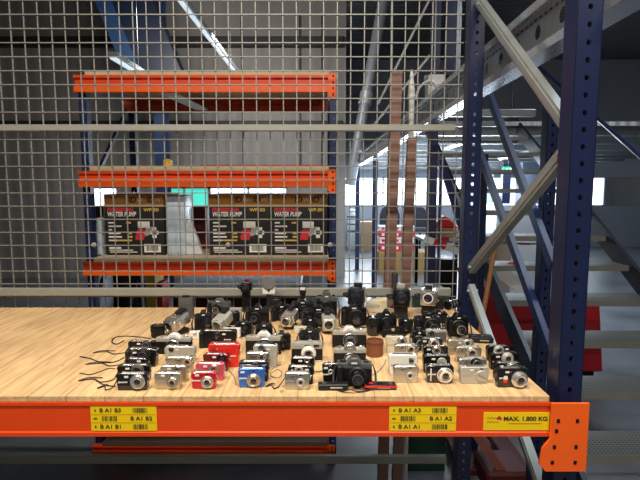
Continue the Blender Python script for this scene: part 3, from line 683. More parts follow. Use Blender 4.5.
# pinkish-brown rail low at the right, under the plank shelf
REDK = mat('dull_maroon_paint', (0.10, 0.012, 0.012), 0.6, 0, 0.2, 8); ra = P(470, 425, 3.0); rb = P(515, 490, 3.0)
t = thing('pallet_truck', 'pallet truck with a dusty red slanting handle below the right end of the plank shelf', 'pallet truck', (rb.x, 3.0, 0)); o = Vector(t.location)
dd = (rb-ra).normalized(); low = rb+dd*((rb.z-0.14)/-dd.z)
MB().bar(ra-o-dd*0.25, low-o, 0.055, 0.03, (0, 1, 0)).build('handle', mat('dusty_red', (0.30, 0.10, 0.08), 0.55, 0, 0.15, 8), t)
MB().box((low.x-o.x, 0.1, 0.12), (0.28, 0.3, 0.16), 0.02).build('pump_body', REDK, t)
for s in (-1, 1): MB().box((low.x-o.x+s*0.17, 0.45, 0.08), (0.14, 0.6, 0.05), 0.008).build('fork', REDK, t)
MB().cyl((low.x-o.x-0.05, 0.05, 0.07), (low.x-o.x+0.05, 0.05, 0.07), 0.07, seg=16).build('wheel', BLACK, t)
MB().bar(ra-o-dd*0.25+Vector((-0.09, 0, 0)), ra-o-dd*0.25+Vector((0.09, 0, 0)), 0.03, 0.03).build('grip', BLACK, t)
# broom
A = P(497.5, 234, 2.95); B = P(480, 330, 2.95); d = (B-A).normalized(); low = B+d*((B.z-0.10)/-d.z)
t = thing('broom', 'wooden broom handle leaning between the rack frame and the stairs', 'broom', (low.x, 2.95, 0)); o = Vector(t.location)
MB().cyl(A-o, low-o, 0.014, seg=10).build('handle', STICK, t); MB().box((low.x-o.x, 0, 0.06), (0.36, 0.06, 0.12), 0.01).build('brush', DARK, t)

# exit sign, extinguisher sign, panel
def wallsign(name, label, cat, px0, px1, ya, yb, Y, m): 
    a = P(px0, ya, Y); c = P(px1, yb, Y); t = MB().box((0, 0, 0), (c.x-a.x, 0.04, a.z-c.z), 0.004).build(name, m); t.location = ((a.x+c.x)/2, Y, (a.z+c.z)/2); return tag(t, label, cat)
t = thing('exit_sign', 'green lit exit sign with a running figure, hanging behind the stairs', 'sign', P(508, 170, 8.3)); o = Vector(t.location)
MB().box((0, 0, 0), (0.16, 0.04, 0.11), 0.003).build('sign_box', EXITG, t)
b = MB(); b.box((-0.03, -0.022, 0.0), (0.03, 0.003, 0.06), 0); b.box((0.035, -0.022, 0), (0.035, 0.003, 0.075), 0); b.build('pictogram', WHITE, t)
MB().cyl((0, 0, 0.05), (0, 0, dkz-0.05+0.02-o.z+0.03), 0.006, seg=6).build('hanger', GALV, t)
t = thing('extinguisher_cabinet', 'pale cabinet with a small red sign and a red case, right of the perforated upright', 'cabinet', P(483, 205, 8.6)); o = Vector(t.location)
wd = 0.34; zt = P(483, 172, 8.6).z-o.z; zb_ = P(483, 238, 8.6).z-o.z
t.location.z = 0; o = Vector((t.location.x, 8.6, 0)); zt = P(483, 172, 8.6).z
MB().box((0, 0.1, zt/2), (wd, 0.2, zt), 0.01).build('body', mat('pale_grey_cabinet', (0.50, 0.55, 0.58), 0.5), t)
for (ya, yb, m) in ((176, 182, REDB), (189, 192, EXITG), (193, 198, REDB)):
    za, zc = P(481, ya, 8.6).z, P(481, yb, 8.6).z; MB().box((-0.03, -0.006, (za+zc)/2), (0.09, 0.01, za-zc), 0).build('sign_plate', m, t)

# ================================================================== FLOOR OBJECTS BEHIND THE MESH
# timber posts leaning just behind the mesh
def timber(label, top, bot, Y, w, d):
    A = P(top[0], top[1], Y); B = P(bot[0], bot[1], Y); dd = (B-A).normalized(); low = B+dd*((B.z-0.0)/-dd.z)
    t = MB().bar(A-low, Vector((0, 0, 0)), w, d, (0, 1, 0)).build('timber_post', WOODB); t.location = low; return tag(t, label, 'timber post', 'brown timber posts')
timber('taller reddish brown timber post standing behind the mesh, left of its pair', (396.5, 71), (389, 290), 3.05, 0.066, 0.05)
timber('shorter reddish brown timber post behind the mesh, right of its pair', (412, 138), (405, 290), 3.05, 0.056, 0.05)
# strap hanging on the left timber post, white hose and canister above the second
A = P(388, 0, 3.0); 
t = thing('white_pipe', 'white plastic pipe standing behind the mesh right of the tall timber post', 'pipe', P(411, 136, 3.04)); o = Vector(t.location); t.location.z = 0; o.z = 0
MB().cyl(P(409.5, 300, 3.15)-o, P(411.5, 92, 3.15)-o, 0.018, seg=12).cyl(P(411.4, 97, 3.15)-o, P(411.8, 70, 3.15)-o, 0.026, 0.008, seg=12).cyl(P(411.3, 99, 3.15)-o, P(411.3, 95, 3.15)-o, 0.024, seg=12).build('pipe', WHITE, t)
q = P(409.5, 300, 3.15)-o; MB().cyl(q, (q.x-0.01, q.y, 0), 0.018, seg=12).build('lower_pipe', WHITE, t)
t = thing('white_canister', 'white canister with an arched hose hung on the galvanised beam behind the mesh', 'canister', P(435, 95, 4.55)); o = Vector(t.location)
a = P(426.5, 76, 4.3); c = P(442, 97, 4.3)
MB().box((a+c)/2-o, (c.x-a.x, 0.14, a.z-c.z), 0.012, seg=2).build('canister_body', WHITE, t)
MB().tube([P(x, y, 4.2)-o for x, y in ((416, 100), (418, 90), (424, 83), (431, 81), (437, 86), (440, 93))], 0.011, 6).build('hose', WHITE, t)
q0 = P(434, 76, 4.3)-o; MB().cyl(q0, q0+Vector((0, 0.0, 5.0-o.z)), 0.012, seg=6).build('hanging_rod', GALV, t)
# grey strips & conduits upper centre
t = thing('conduit_run', 'thin pale conduits slanting through the dark upper centre behind the mesh', 'conduit', P(380, 60, 5.0)); o = Vector(t.location)
for (p, q) in (((378, 104), (433, -8)), ((370, 130), (430, 55)), ((392, -5), (391, 110))):
    MB().cyl(P(p[0], p[1], 5.0)-o, P(q[0], q[1], 5.0)-o, 0.012, seg=8).build('conduit', WHITE, t)
t = thing('steel_hanger', 'dark blue steel strips hanging in the upper right behind the mesh', 'hanger', P(455, 40, 5.6)); o = Vector(t.location)
for px, w, m in ((436, 0.07, BLUE), (450, 0.10, BLUE), (458, 0.05, GALV)):
    a = P(px, -10, 5.6); c = P(px, 96, 5.6); MB().box((a+c)/2-o, (w, 0.05, a.z-c.z), 0).build('strip', m, t)
a = P(424, 78, 5.6); c = P(460, 78, 5.6); MB().bar(a-o, c-o, 0.05, 0.05).build('cross_bar', GALV, t)
# long bright strip lamps under the beam
batten('strip_lamp', 'bright strip lamp under the mezzanine, seen between the timber posts', PX(400, 140, 1.02), PX(360, 164, 1.02), 0.09, TUBEL, HOUSE) if False else None
def mezz_lamp(label, X, p, q):
    A = PX(p[0], p[1], X); B = PX(q[0], q[1], X); B.z = A.z = (A.z+B.z)/2
    t = thing('strip_lamp', label, 'ceiling lamp', A, 0, 'strip lamps'); d = B-A
    MB().bar((0, 0, 0.03), d+Vector((0, 0, 0.03)), 0.10, 0.05).build('housing', HOUSE, t); MB().bar((0, 0, -0.005), d*0.98+Vector((0, 0, -0.005)), 0.06, 0.025).build('lamp_tube', TUBEL, t)
    b = MB()
    for k in (0.1, 0.9): b.cyl(d*k+Vector((0, 0, 0.05)), d*k+Vector((0, 0, dkz+0.035-A.z)), 0.005, seg=6)
    b.build('hanger', GALV, t)
mezz_lamp('bright strip lamp under the mezzanine left of the tall timber post', 1.22, (398, 141), (366, 160))
mezz_lamp('bright strip lamp under the mezzanine between the timber posts', 1.75, (425, 140), (400, 152))
mezz_lamp('strip lamp under the mezzanine behind the stairs', 3.3, (548, 150), (500, 160))
mezz_lamp('strip lamp under the mezzanine right of the broad blue post', 2.2, (462, 140), (444, 152))

# far objects
CH = mat('dark_chair_fabric', (0.035, 0.035, 0.05), 0.8)
def office_chair(label, px, wpx, ytop, Y):
    q = P(px, ytop, Y); w = wpx/FL*Y; t = thing('office_chair', label, 'chair', (q.x, Y, 0), 0, 'dark office chairs'); zt = q.z
    zs = zt-0.62
    MB().prism([(-w*.5, 0), (w*.5, 0), (w*.5, .30), (w*.40, .48), (w*.22, .56), (-w*.22, .56), (-w*.40, .48), (-w*.5, .30)], 'Y', 0, 0.09, Matrix.Translation((0, 0, zs+0.06)), bev=0.015).build('backrest', CH, t)
    MB().box((0, -0.22, zs), (w, 0.48, 0.09), 0.03, seg=2).build('seat', CH, t); MB().cyl((0, -0.2, 0.06), (0, -0.2, zs-0.03), 0.03).build('column', BLACK, t)
    b = MB()
    for k in range(5): a = k*2*math.pi/5; b.bar((0, -0.2, 0.08), (0.28*math.cos(a), -0.2+0.28*math.sin(a), 0.04), 0.04, 0.03); b.cyl((0.28*math.cos(a), -0.22+0.28*math.sin(a), 0.025), (0.28*math.cos(a), -0.18+0.28*math.sin(a), 0.025), 0.025, seg=10)
    b.build('star_base', BLACK, t)
office_chair('dark high-backed office chair left of the timber posts by the windows', 390, 20, 206, 13.4)
office_chair('dark high-backed office chair right of the timber posts by the windows', 419, 17, 207, 13.6)
# wrapped figure-like bundle, carton
t = thing('wrapped_bundle', 'white film-wrapped upright bundle tied with dark bands at the left of the far floor', 'bundle', (P(349, 230, 16.2).x+0.1, 16.2, 0)); zt = P(348, 209, 16.2).z
MB().lathe([(0, .14), (.2, .17), (zt*.35, .13), (zt*.55, .17), (zt*.75, .12), (zt*.88, .11), (zt*.9, .08), (zt*.97, .10), (zt, .04)], (0, 0, 0), (0, 0, 1), 16).build('wrapping', mat('white_film', (0.72, 0.75, 0.78), 0.35, 0, 0.25, 9, 0.4), t)
for f in (.45, .62, .80): MB().lathe([(0, .165), (.035, .165)], (0, 0, zt*f), (0, 0, 1), 16).build('band', BLACK, t)
gbox('cardboard_box', 'plain cardboard box on the far floor right of the wrapped bundle', 'box', 361, 373, 222, 15.6, 0.5, CARTONP)
# red and white stacked crates
CR = mat('red_crate_plastic', (0.62, 0.02, 0.04), 0.45); CW = mat('white_crate_plastic', (0.75, 0.72, 0.72), 0.45)
for i, (ya, yb, m) in enumerate(((226.5, 231.5, CW), (231.5, 238, CR), (238, 244, CW), (244, 252, CR))):
    a = P(379, ya, 11.6); c = P(415, yb, 11.6)
    t = thing('stacking_crate', ['top white crate of the stack behind the timber posts', 'upper red crate of the stack behind the timber posts', 'lower white crate of the stack behind the timber posts', 'lowest visible red crate of the stack behind the timber posts'][i], 'crate', ((a.x+c.x)/2, 11.8, c.z), 0, 'red and white stacked crates'); w = c.x-a.x; hh = a.z-c.z; t.location.z += 0.012
    MB().box((0, 0, hh*0.5), (w*0.96, 0.36, hh*0.98), 0.01).build('crate_body', m, t)
    MB().box((0, 0, hh-0.02), (w, 0.40, 0.03), 0.004).build('rim', m, t)
    b = MB()
    for k in range(5): b.box((-w*0.38+k*w*0.19, -0.182, hh*0.45), (w*0.08, 0.006, hh*0.4), 0)
    b.build('side_slot', CR if m is CW else CW, t)
gbox('crate_table', 'tan workbench carrying the red and white crates', 'workbench', 379, 430, 252.3, 11.45, 0.7, mat('tan_bench', (0.30, 0.19, 0.06), 0.6, 0, 0.1, 4))
t = gbox('yellow_cabinet', 'narrow bright yellow post box left of the timber posts on the floor', 'cabinet', 373.5, 383, 251, 12.25, 0.25, mat('bright_yellow', (0.85, 0.62, 0.02), 0.45))
# table with red-white tape, right of the broad post
wt = thing('packing_table', 'packing table with red-striped front edge behind the mesh, left of the perforated upright', 'table', (P(449, 250, 6.2).x, 6.2, 0)); o = Vector(wt.location)
zt = P(446, 240, 6.2).z
MB().box((0, 0.35, zt-0.02), (0.62, 0.7, 0.04), 0.004).build('tabletop', mat('grey_tabletop', (0.45, 0.45, 0.46), 0.5), wt)
for sx in (-1, 1):
    for yy in (0.03, 0.67): MB().box((sx*0.28, yy, (zt-0.04)/2), (0.04, 0.04, zt-0.04), 0.003).build('leg', BLACK, wt)
gz = zt
t = tag(MB().box((0, 0, 0.07), (0.26, 0.25, 0.14), 0.006).build('cardboard_box', CARTONP), 'open brown cardboard box on the packing table', 'box'); t.location = (o.x-0.02, 6.4, gz)
t = tag(MB().prism([(-.17, 0), (.17, 0), (.10, .09), (.02, .15), (-.04, .16), (-.12, .07)], 'Y', 0, .16, bev=0.02).build('red_cloth', REDB), 'crumpled bright red cloth on top of the cardboard box', 'cloth'); t.location = (o.x-0.02, 6.32, gz+0.14)
t = tag(MB().prism([(-.10, 0), (.12, 0), (.11, .16), (.0, .22), (-.09, .14)], 'Y', 0, .14, bev=0.02).build('white_bag', WHITE), 'white plastic bag beside the cardboard box on the packing table', 'bag'); t.location = (o.x+0.24, 6.4, gz)
def tape(label, pts, Y, w):
    b = MB(); t0 = P(pts[0][0], pts[0][1], Y)
    n = 10; k = 0
    P3 = [P(x, y, Y)-t0 for x, y in pts]
    for a, c in zip(P3, P3[1:]):
        L = (c-a).length; m = max(1, int(L/0.09))
        for i in range(m):
            b.bar(a.lerp(c, i/m), a.lerp(c, (i+1)/m), 0.002, w, (0, 0, 1), REDB if k % 2 else WHITE); k += 1
    t = b.build('barrier_tape', None); t.location = t0; return tag(t, label, 'barrier tape', 'red and white barrier tapes')
tape('red and white barrier tape slanting across the packing table', [(424, 239), (434, 242), (446, 246.5), (459, 252)], 4.562, 0.067)
tape('red and white barrier tape running above the packing table edge', [(432, 240), (440, 238.5), (458, 239.5)], 6.16, 0.045)
tape('loose red and white barrier tape sagging in front of the stairs', [(482, 260), (490, 266), (500, 268), (508, 265), (516, 263)], 3.9, 0.035)
tape('red and white barrier tape stretched straight across the stairs behind the zinc brace', [(500, 243), (515, 243.5), (530, 244), (546, 243)], 4.35, 0.018)
gbox('black_tote', 'black tote on the floor under the slanting barrier tape', 'tote', 439, 456, 259, 5.15, 0.35, BLACK)
t = thing('hand_cart', 'dark hand cart with a rounded wire handle under the packing table', 'cart', (P(443, 275, 5.6).x, 5.6, 0)); 
MB().tube([(-.20, 0, .2), (-.20, 0, .95), (-.12, 0, 1.12), (.12, 0, 1.12), (.20, 0, .95), (.20, 0, .2)], .014).build('handle', BLACK, t); MB().box((0, .2, .25), (.46, .5, .3), .02).build('body', DARK, t)
for sx in (-1, 1):
    for yy in (.05, .38): MB().cyl((sx*.2-.02, yy, .06), (sx*.2+.02, yy, .06), .06, seg=14).build('wheel', BLACK, t)
# below the middle shelf: tarp-covered pallet, red crate, yellow bucket, bags
t = thing('covered_pallet', 'blue-grey sheet draped over a low load behind the mesh, under the middle shelf', 'covered pallet', (P(235, 280, 5.4).x, 5.4, 0)); o = Vector(t.location)
ptop = [P(166, 289, 5.0), P(226, 287, 5.0), P(250, 276, 6.4), P(182, 276, 6.4)]; zc = P(200, 283, 5.4).z
a = P(165, 284, 5.0).x-o.x; c = P(300, 284, 5.0).x-o.x
MB().prism([(-0.35, zc-0.10), (-0.30, zc-0.02), (0.2, zc+0.02), (0.9, zc+0.04), (1.0, zc-0.04), (1.0, 0.9), (-0.35, 0.9)], 'X', a, c, bev=0.01).build('sheet', TARP, t)
MB().box(((a+c)/2, 0.35, 0.52), (c-a-0.06, 1.2, 0.80), 0.01).build('load', mat('dark_maroon_load', (0.06, 0.01, 0.014), 0.6, 0, 0.3, 5), t)
MB().box(((a+c)/2, 0.35, 0.06), (c-a-0.06, 1.2, 0.12), 0.01).build('pallet', CARTONP, t)
gbox('red_fuel_can', 'red fuel can beside the covered pallet, under the middle shelf', 'can', 156, 162, 283, 4.7, 0.25, REDP)
gbox('yellow_bucket', 'yellow-green bucket under the middle shelf, left of the covered pallet', 'bucket', 145, 156, 268, 5.1, 0.25, mat('olive_yellow', (0.42, 0.34, 0.02), 0.5))
gbox('white_sack', 'pale sack on the floor at the far left behind the mesh', 'sack', 92, 101, 276, 5.1, 0.3, FILM)
gbox('dark_crate', 'black crate on the floor at the far left, right of the pale sack', 'crate', 103, 142, 268, 5.5, 0.5, BLACK)
gbox('silver_case', 'pale film-wrapped case under the middle shelf, right of the covered pallet', 'case', 303, 328, 276, 5.0, 0.4, FILM)
gbox('green_sack_pile', 'dark green tarpaulin bundle low behind the mesh beside the perforated upright', 'bundle', 408, 450, 292, 3.3, 0.25, mat('dark_green', (0.02, 0.07, 0.045), 0.6))
# ================================================================== THE CAMERAS ON THE PLANKS
def spot(x0, x1, yt, h, d, yb=None, yaw=0.0):
    """centre on the planks, width and depth scale for something seen from x0 to x1 with its top at row yt"""
    xc = (x0+x1)/2
    if yb is not None: Y = onz(xc, yb, ZB).y + d/2
    else: Y = onz(xc, yt, ZB+h).y - d/2
    r = ray(xc, (yb or yt+12)); k = Y/r.y
    X = r.x*k; w = (x1-x0)/FL*(Y-d/2)/ray(xc, yt+8).y
    w = w/max(0.6, abs(math.cos(yaw))) - abs(math.sin(yaw))*d*0.6
    return X, Y, w, k/FL
def front_rings(b, c, r, out, m1, m2=None, steps=3, tilt=(0, -1, 0)):
    pass
def lens(parent, c, r, out, m, glass=GLASS, n=2, name='lens_barrel', rim=None, axis=(0, -1, 0), gr=0.52):
    """stepped barrel with a recessed front element"""
    prof = [(0, r)]; L = out
    for i in range(n):
        t0 = L*(i+1)/n; rr = r*(1-0.11*i)
        prof[-1] = (prof[-1][0], rr); prof.append((t0-0.0008, rr)); prof.append((t0, rr-0.0008)); prof.append((t0, rr*0.89))
    re = prof[-1][1]; prof += [(L, re*0.88), (L-0.0018, gr*r*1.12), (L-0.0022, gr*r)]
    o = MB().lathe(prof, c, axis, 28).build(name, m, parent)
    a = Vector(axis).normalized(); q = Vector(c)+a*(L-0.0026)
    MB().lathe([(0, gr*r*1.02), (0.0012, gr*r*0.8), (0.0018, gr*r*0.35), (0.002, 0.0003)], q, a, 24).build('lens_glass', glass, o)
    if rim is not None: MB().lathe([(0, r*1.02), (0.0015, r*1.04), (0.0022, r*0.96)], Vector(c), a, 28, caps=False).lathe([(0, re*0.93), (0.0010, re*0.90), (0.0012, re*0.80)], Vector(c)+a*L, a, 28, caps=False).build('lens_ring', rim, o)
    return o
def strap(t, pts, m=STRAPM, r=0.0028, name='strap', flat=0.45):
    return MB().tube([Vector(p) for p in pts], r, 6, flat=flat).build(name, m, t)
NEXT = [0]
def compact(x0, x1, yt, yb, m, ln, label, h=0.054, d=0.024, yaw=0.0, lens_m=SILVERB, out=0.010, glass=GLASS, style=0, face=None, group='compact cameras standing in rows', wrist=None, rim=None, closed=False, name='compact_camera', grip=None, stripe=None):
    """ln = (px, py, radius px) of the lens in the photo"""
    X, Y, w, k = spot(x0, x1, yt, h, d, yb, yaw); s = k*FL
    t = thing(name, label, 'camera', (X, Y, ZB), yaw, group); NEXT[0] += 1; rs = random.Random(NEXT[0]*7)
    fy = -d/2
    rb = min(0.009, h*0.16)
    # body with rounded ends
    n = 5; poly = []
    for (cx, cz, a0) in ((w/2-rb, h-rb, 0), (-w/2+rb, h-rb, 90), (-w/2+rb, rb*0.6, 180), (w/2-rb, rb*0.6, 270)):
        rr = rb if cz > h/2 else rb*0.6
        for i in range(n): a = math.radians(a0+90*i/(n-1)); poly.append((cx+rr*math.cos(a), cz+rr*math.sin(a)))
    MB().prism(poly, 'Y', fy, d/2, bev=0.0015).build('body', m, t)
    lx = (ln[0]-(x0+x1)/2)*k if ln else 0.2*w
    lr = ln[2]*k if ln else h*0.3
    if ln:
        base_y = yb if yb is not None else None
        if base_y is not None: lz = (base_y-ln[1])*k*1.02
        else: lz = h-(ln[1]-yt)*k*0.98+d*0.34
    else: lz = h*0.48
    lr = min(lr, h*0.46); lz = max(lr+0.001, min(lz, h-lr*0.75)); lx = max(-w/2+lr, min(lx, w/2-lr))
    if face is not None:      # contrasting face plate
        MB().box((0, fy-0.0008, h*0.49), (w*0.90, 0.002, h*0.72), 0.0012).build('face_plate', face, t)
    if closed:
        b = MB(); b.lathe([(0, lr), (0.003, lr), (0.0045, lr*0.92), (0.0045, lr*0.3)], (lx, fy, lz), (0, -1, 0), 28); o = b.build('lens_barrel', lens_m, t)
        b = MB(); b.box((lx, fy-0.0052, lz), (lr*1.5, 0.0008, 0.0012), 0, M=Matrix.Translation((lx, 0, lz)) @ Matrix.Rotation(0.5, 4, 'Y') @ Matrix.Translation((-lx, 0, -lz))).build('lens_shutter', GREYP, o)
    else: lens(t, (lx, fy, lz), lr, out, lens_m, glass, 2 + (style % 2), rim=rim, gr=0.46)
    # flash, viewfinder, sensor lamp on the front
    side = -1 if lx > 0 else 1
    fx = lx+side*(lr+0.012) if style != 2 else lx+side*(lr*0.3)
    fx = max(-w/2+0.010, min(w/2-0.010, fx)); fz = h*0.82
    b = MB().box((fx, fy-0.0007, fz), (0.013, 0.0016, 0.0065), 0.0006).build('flash_window', WHITE if m not in (WHITE, SILVER, SILVERB) else GREYP, t)
    if style in (0, 1): MB().box((lx, fy-0.0006, h*0.90 if lz+lr < h*0.86 else h*0.93), (0.009, 0.0014, 0.0045), 0.0005).build('viewfinder_window', BLACKG, t)
    MB().cyl((fx-side*0.012, fy, fz), (fx-side*0.012, fy-0.001, fz), 0.0018, seg=10).build('focus_lamp', REDB if style == 1 else BLACKG, t)
    # worn maker's mark: a row of small raised strokes
    ink = WHITEINK if m in (BLACK, BLACKG, DARK, BLUEC, RED, REDD, REDB, PINK) else GREYINK
    b = MB(); x = side*w*0.27-0.014 if side < 0 else side*w*0.27-0.012
    for i in range(6): b.box((x+i*0.0048, fy-0.0003, h*0.50), (0.0034, 0.0008, 0.0042 if i else 0.006), 0)
    b.build('maker_mark', ink, t)
    # top: shutter button, mode dial, thin top plate
    MB().box((0, 0, h+0.0002), (w*0.72, d*0.62, 0.0012), 0.0005).build('top_plate', SILVER if m is not SILVER else SILVERD, t)
    MB().lathe([(0, 0.0062), (0.0016, 0.0062), (0.0018, 0.0045), (0.0038, 0.0042), (0.0043, 0.003)], (-w*0.30, 0, h-0.0005), (0, 0, 1), 18).build('shutter_button', SILVERB if m is not SILVERB else SILVERD, t)
    if style == 1: MB().lathe([(0, 0.0085), (0.004, 0.0085), (0.0045, 0.0075)], (w*0.30, 0, h-0.0008), (0, 0, 1), 20).build('mode_dial', DARK, t)
    if grip: MB().prism([(-w/2+0.001, 0.003), (-w/2+0.019, 0.003), (-w/2+0.016, h-0.006), (-w/2+0.001, h-0.006)], 'Y', fy-0.006, fy+0.001, bev=0.002).build('grip', grip, t)
    if stripe: MB().box((-w*0.33, fy-0.0008, h*0.48), (0.004, 0.0016, h*0.72), 0.0005).build('grip_bar', stripe, t)
    MB().box((w/2+0.0012, 0, h*0.62), (0.003, 0.006, 0.010), 0.0008).build('strap_lug', SILVER, t)
    if wrist:
        sx = -1 if wrist < 0 else 1; L = abs(wrist)
        strap(t, [(sx*(w/2+.002), .002, h*.55), (sx*(w/2+.010), .006, .016), (sx*(w/2+.02), .004, .0035), (sx*(w/2+.02+L*.3), -.012, .003), (sx*(w/2+.02+L*.62), .016, .003), (sx*(w/2+.02+L), .002, .003), (sx*(w/2+.015+L*.8), .028, .0035), (sx*(w/2+.02+L*.35), .018, .0055)], STRAPM, 0.0019, 'wrist_strap', 0.8)
    return t

def slr(x0, x1, yt, yb, bm, tm, pm, label, ln=None, h=0.092, d=0.045, yaw=0.0, lens_m=BLACK, out=0.035, rim=None, grip=True, glass=GLASS, flash=False, pop=0.0, cord=None, rise=0.0, lr=None, name='reflex_camera', group='reflex cameras among the heap', sil=False, flat_prism=False):
    X, Y, w, k = spot(x0, x1, yt, h+rise, d, yb, yaw)
    t = thing(name, label, 'camera', (X, Y, ZB), yaw, group); fy = -d/2
    hb = h*0.62; ht = h*0.80
    MB().box((0, 0, hb/2), (w, d*0.72, hb), 0.005, seg=2).build('body', bm, t)
    tp = MB().box((0, 0, (hb+ht)/2), (w*0.985, d*0.74, ht-hb+0.001), 0.004, seg=2).build('top_plate', tm, t)
    pw = w*0.17
    if flat_prism: poly = [(-pw*1.2, ht-0.002), (pw*1.2, ht-0.002), (pw*1.05, h), (-pw*1.05, h)]
    else: poly = [(-pw*1.25, ht-0.004), (pw*1.25, ht-0.004), (pw*1.05, ht+0.004), (pw*0.5, h-0.001), (-pw*0.5, h-0.001), (-pw*1.05, ht+0.004)]
    MB().prism(poly, 'Y', fy*0.80, d*0.36, bev=0.002).build('prism_housing', pm, t)
    MB().box((0, fy*0.82-0.0006, ht+0.002), (pw*1.0, 0.0012, 0.005), 0.0004).build('maker_mark', WHITEINK if pm in (BLACK, DARK, GREYP) else GREYINK, t)
    lx = (ln[0]-(x0+x1)/2)*k if ln else 0.0
    r = lr or (ln[2]*k if ln else h*0.29); r = min(r, h*0.36)
    lz = max(r+0.0015, hb*0.60)
    mount = MB().lathe([(0, r*1.12), (0.003, r*1.12), (0.005, r*1.04)], (lx, fy*0.72, lz), (0, -1, 0), 26).build('lens_mount', SILVER if sil else DARK, t)
    o = lens(t, (lx, fy*0.72-0.004, lz), r, out, lens_m, glass, 3, rim=rim, gr=0.62)
    b = MB(); b.lathe([(0, r*1.03), (out*0.28, r*1.03)], (lx, fy*0.72-0.004-out*0.12, lz), (0, -1, 0), 30, caps=True); b.build('focus_ring', LTHR if lens_m is not SILVERB else GREYP, o)
    # dials and button
    MB().lathe([(0, 0.010), (0.006, 0.010), (0.0065, 0.0085)], (-w*0.32, 0, ht-0.001), (0, 0, 1), 22).build('shutter_dial', SILVERB if sil else DARK, t)
    MB().lathe([(0, 0.009), (0.005, 0.009), (0.006, 0.007), (0.010, 0.004)], (w*0.34, 0, ht-0.001), (0, 0, 1), 22).build('rewind_dial', SILVERB if sil else DARK, t)
    MB().lathe([(0, 0.0045), (0.004, 0.0045), (0.0045, 0.003)], (-w*0.44, -0.003, ht-0.001), (0, 0, 1), 14).build('shutter_button', SILVERB if sil else GREYP, t)
    MB().box((0, d*0.10, h+0.0012), (0.018, 0.016, 0.003), 0.0006).build('hot_shoe', SILVER if sil else DARK, t)
    if grip: MB().prism([(-w/2, 0.002), (-w/2+w*0.20, 0.002), (-w/2+w*0.18, ht-0.004), (-w/2+0.003, ht-0.004)], 'Y', fy-0.008, fy*0.5, bev=0.004).build('grip', LTHR, t)
    if flash:
        MB().box((0, d*0.08, h+0.003+0.010), (0.026, 0.030, 0.020), 0.003).build('flash_foot', DARK, t)
        f = MB().box((0, 0.0, h+0.022+pop/2), (0.032, 0.030, pop), 0.004, seg=2).build('flash_unit', DARK, t)
        MB().box((0, -0.0158, h+0.022+pop*0.72), (0.026, 0.002, pop*0.34), 0.0008).build('flash_window', WHITE, f)
    for s in (-1, 1): MB().lathe([(0, 0.003), (0.003, 0.003)], (s*(w/2), 0, ht-0.008), (s, 0, 0), 10).build('strap_lug', SILVER, t)
    if cord is None and not sil and name == 'reflex_camera':
        NEXT[0] += 1; q = random.Random(NEXT[0]); a = q.uniform(-.02, .02); e = w/2
        cord = [(-e-.002, 0, ht-.008), (-e-.010, -.012, ht*.5), (-e-.004, -d*.9, .006), (-e*.4+a, -d*1.1-.012, .004), (a, -d*1.0-.022, .012), (e*.5+a, -d*1.15-.008, .004), (e+.004, -d*.8, .006), (e+.011, -.010, ht*.5), (e+.002, 0, ht-.008)]
    if cord: strap(t, cord, STRAPM, 0.0035, 'neck_strap')
    return t

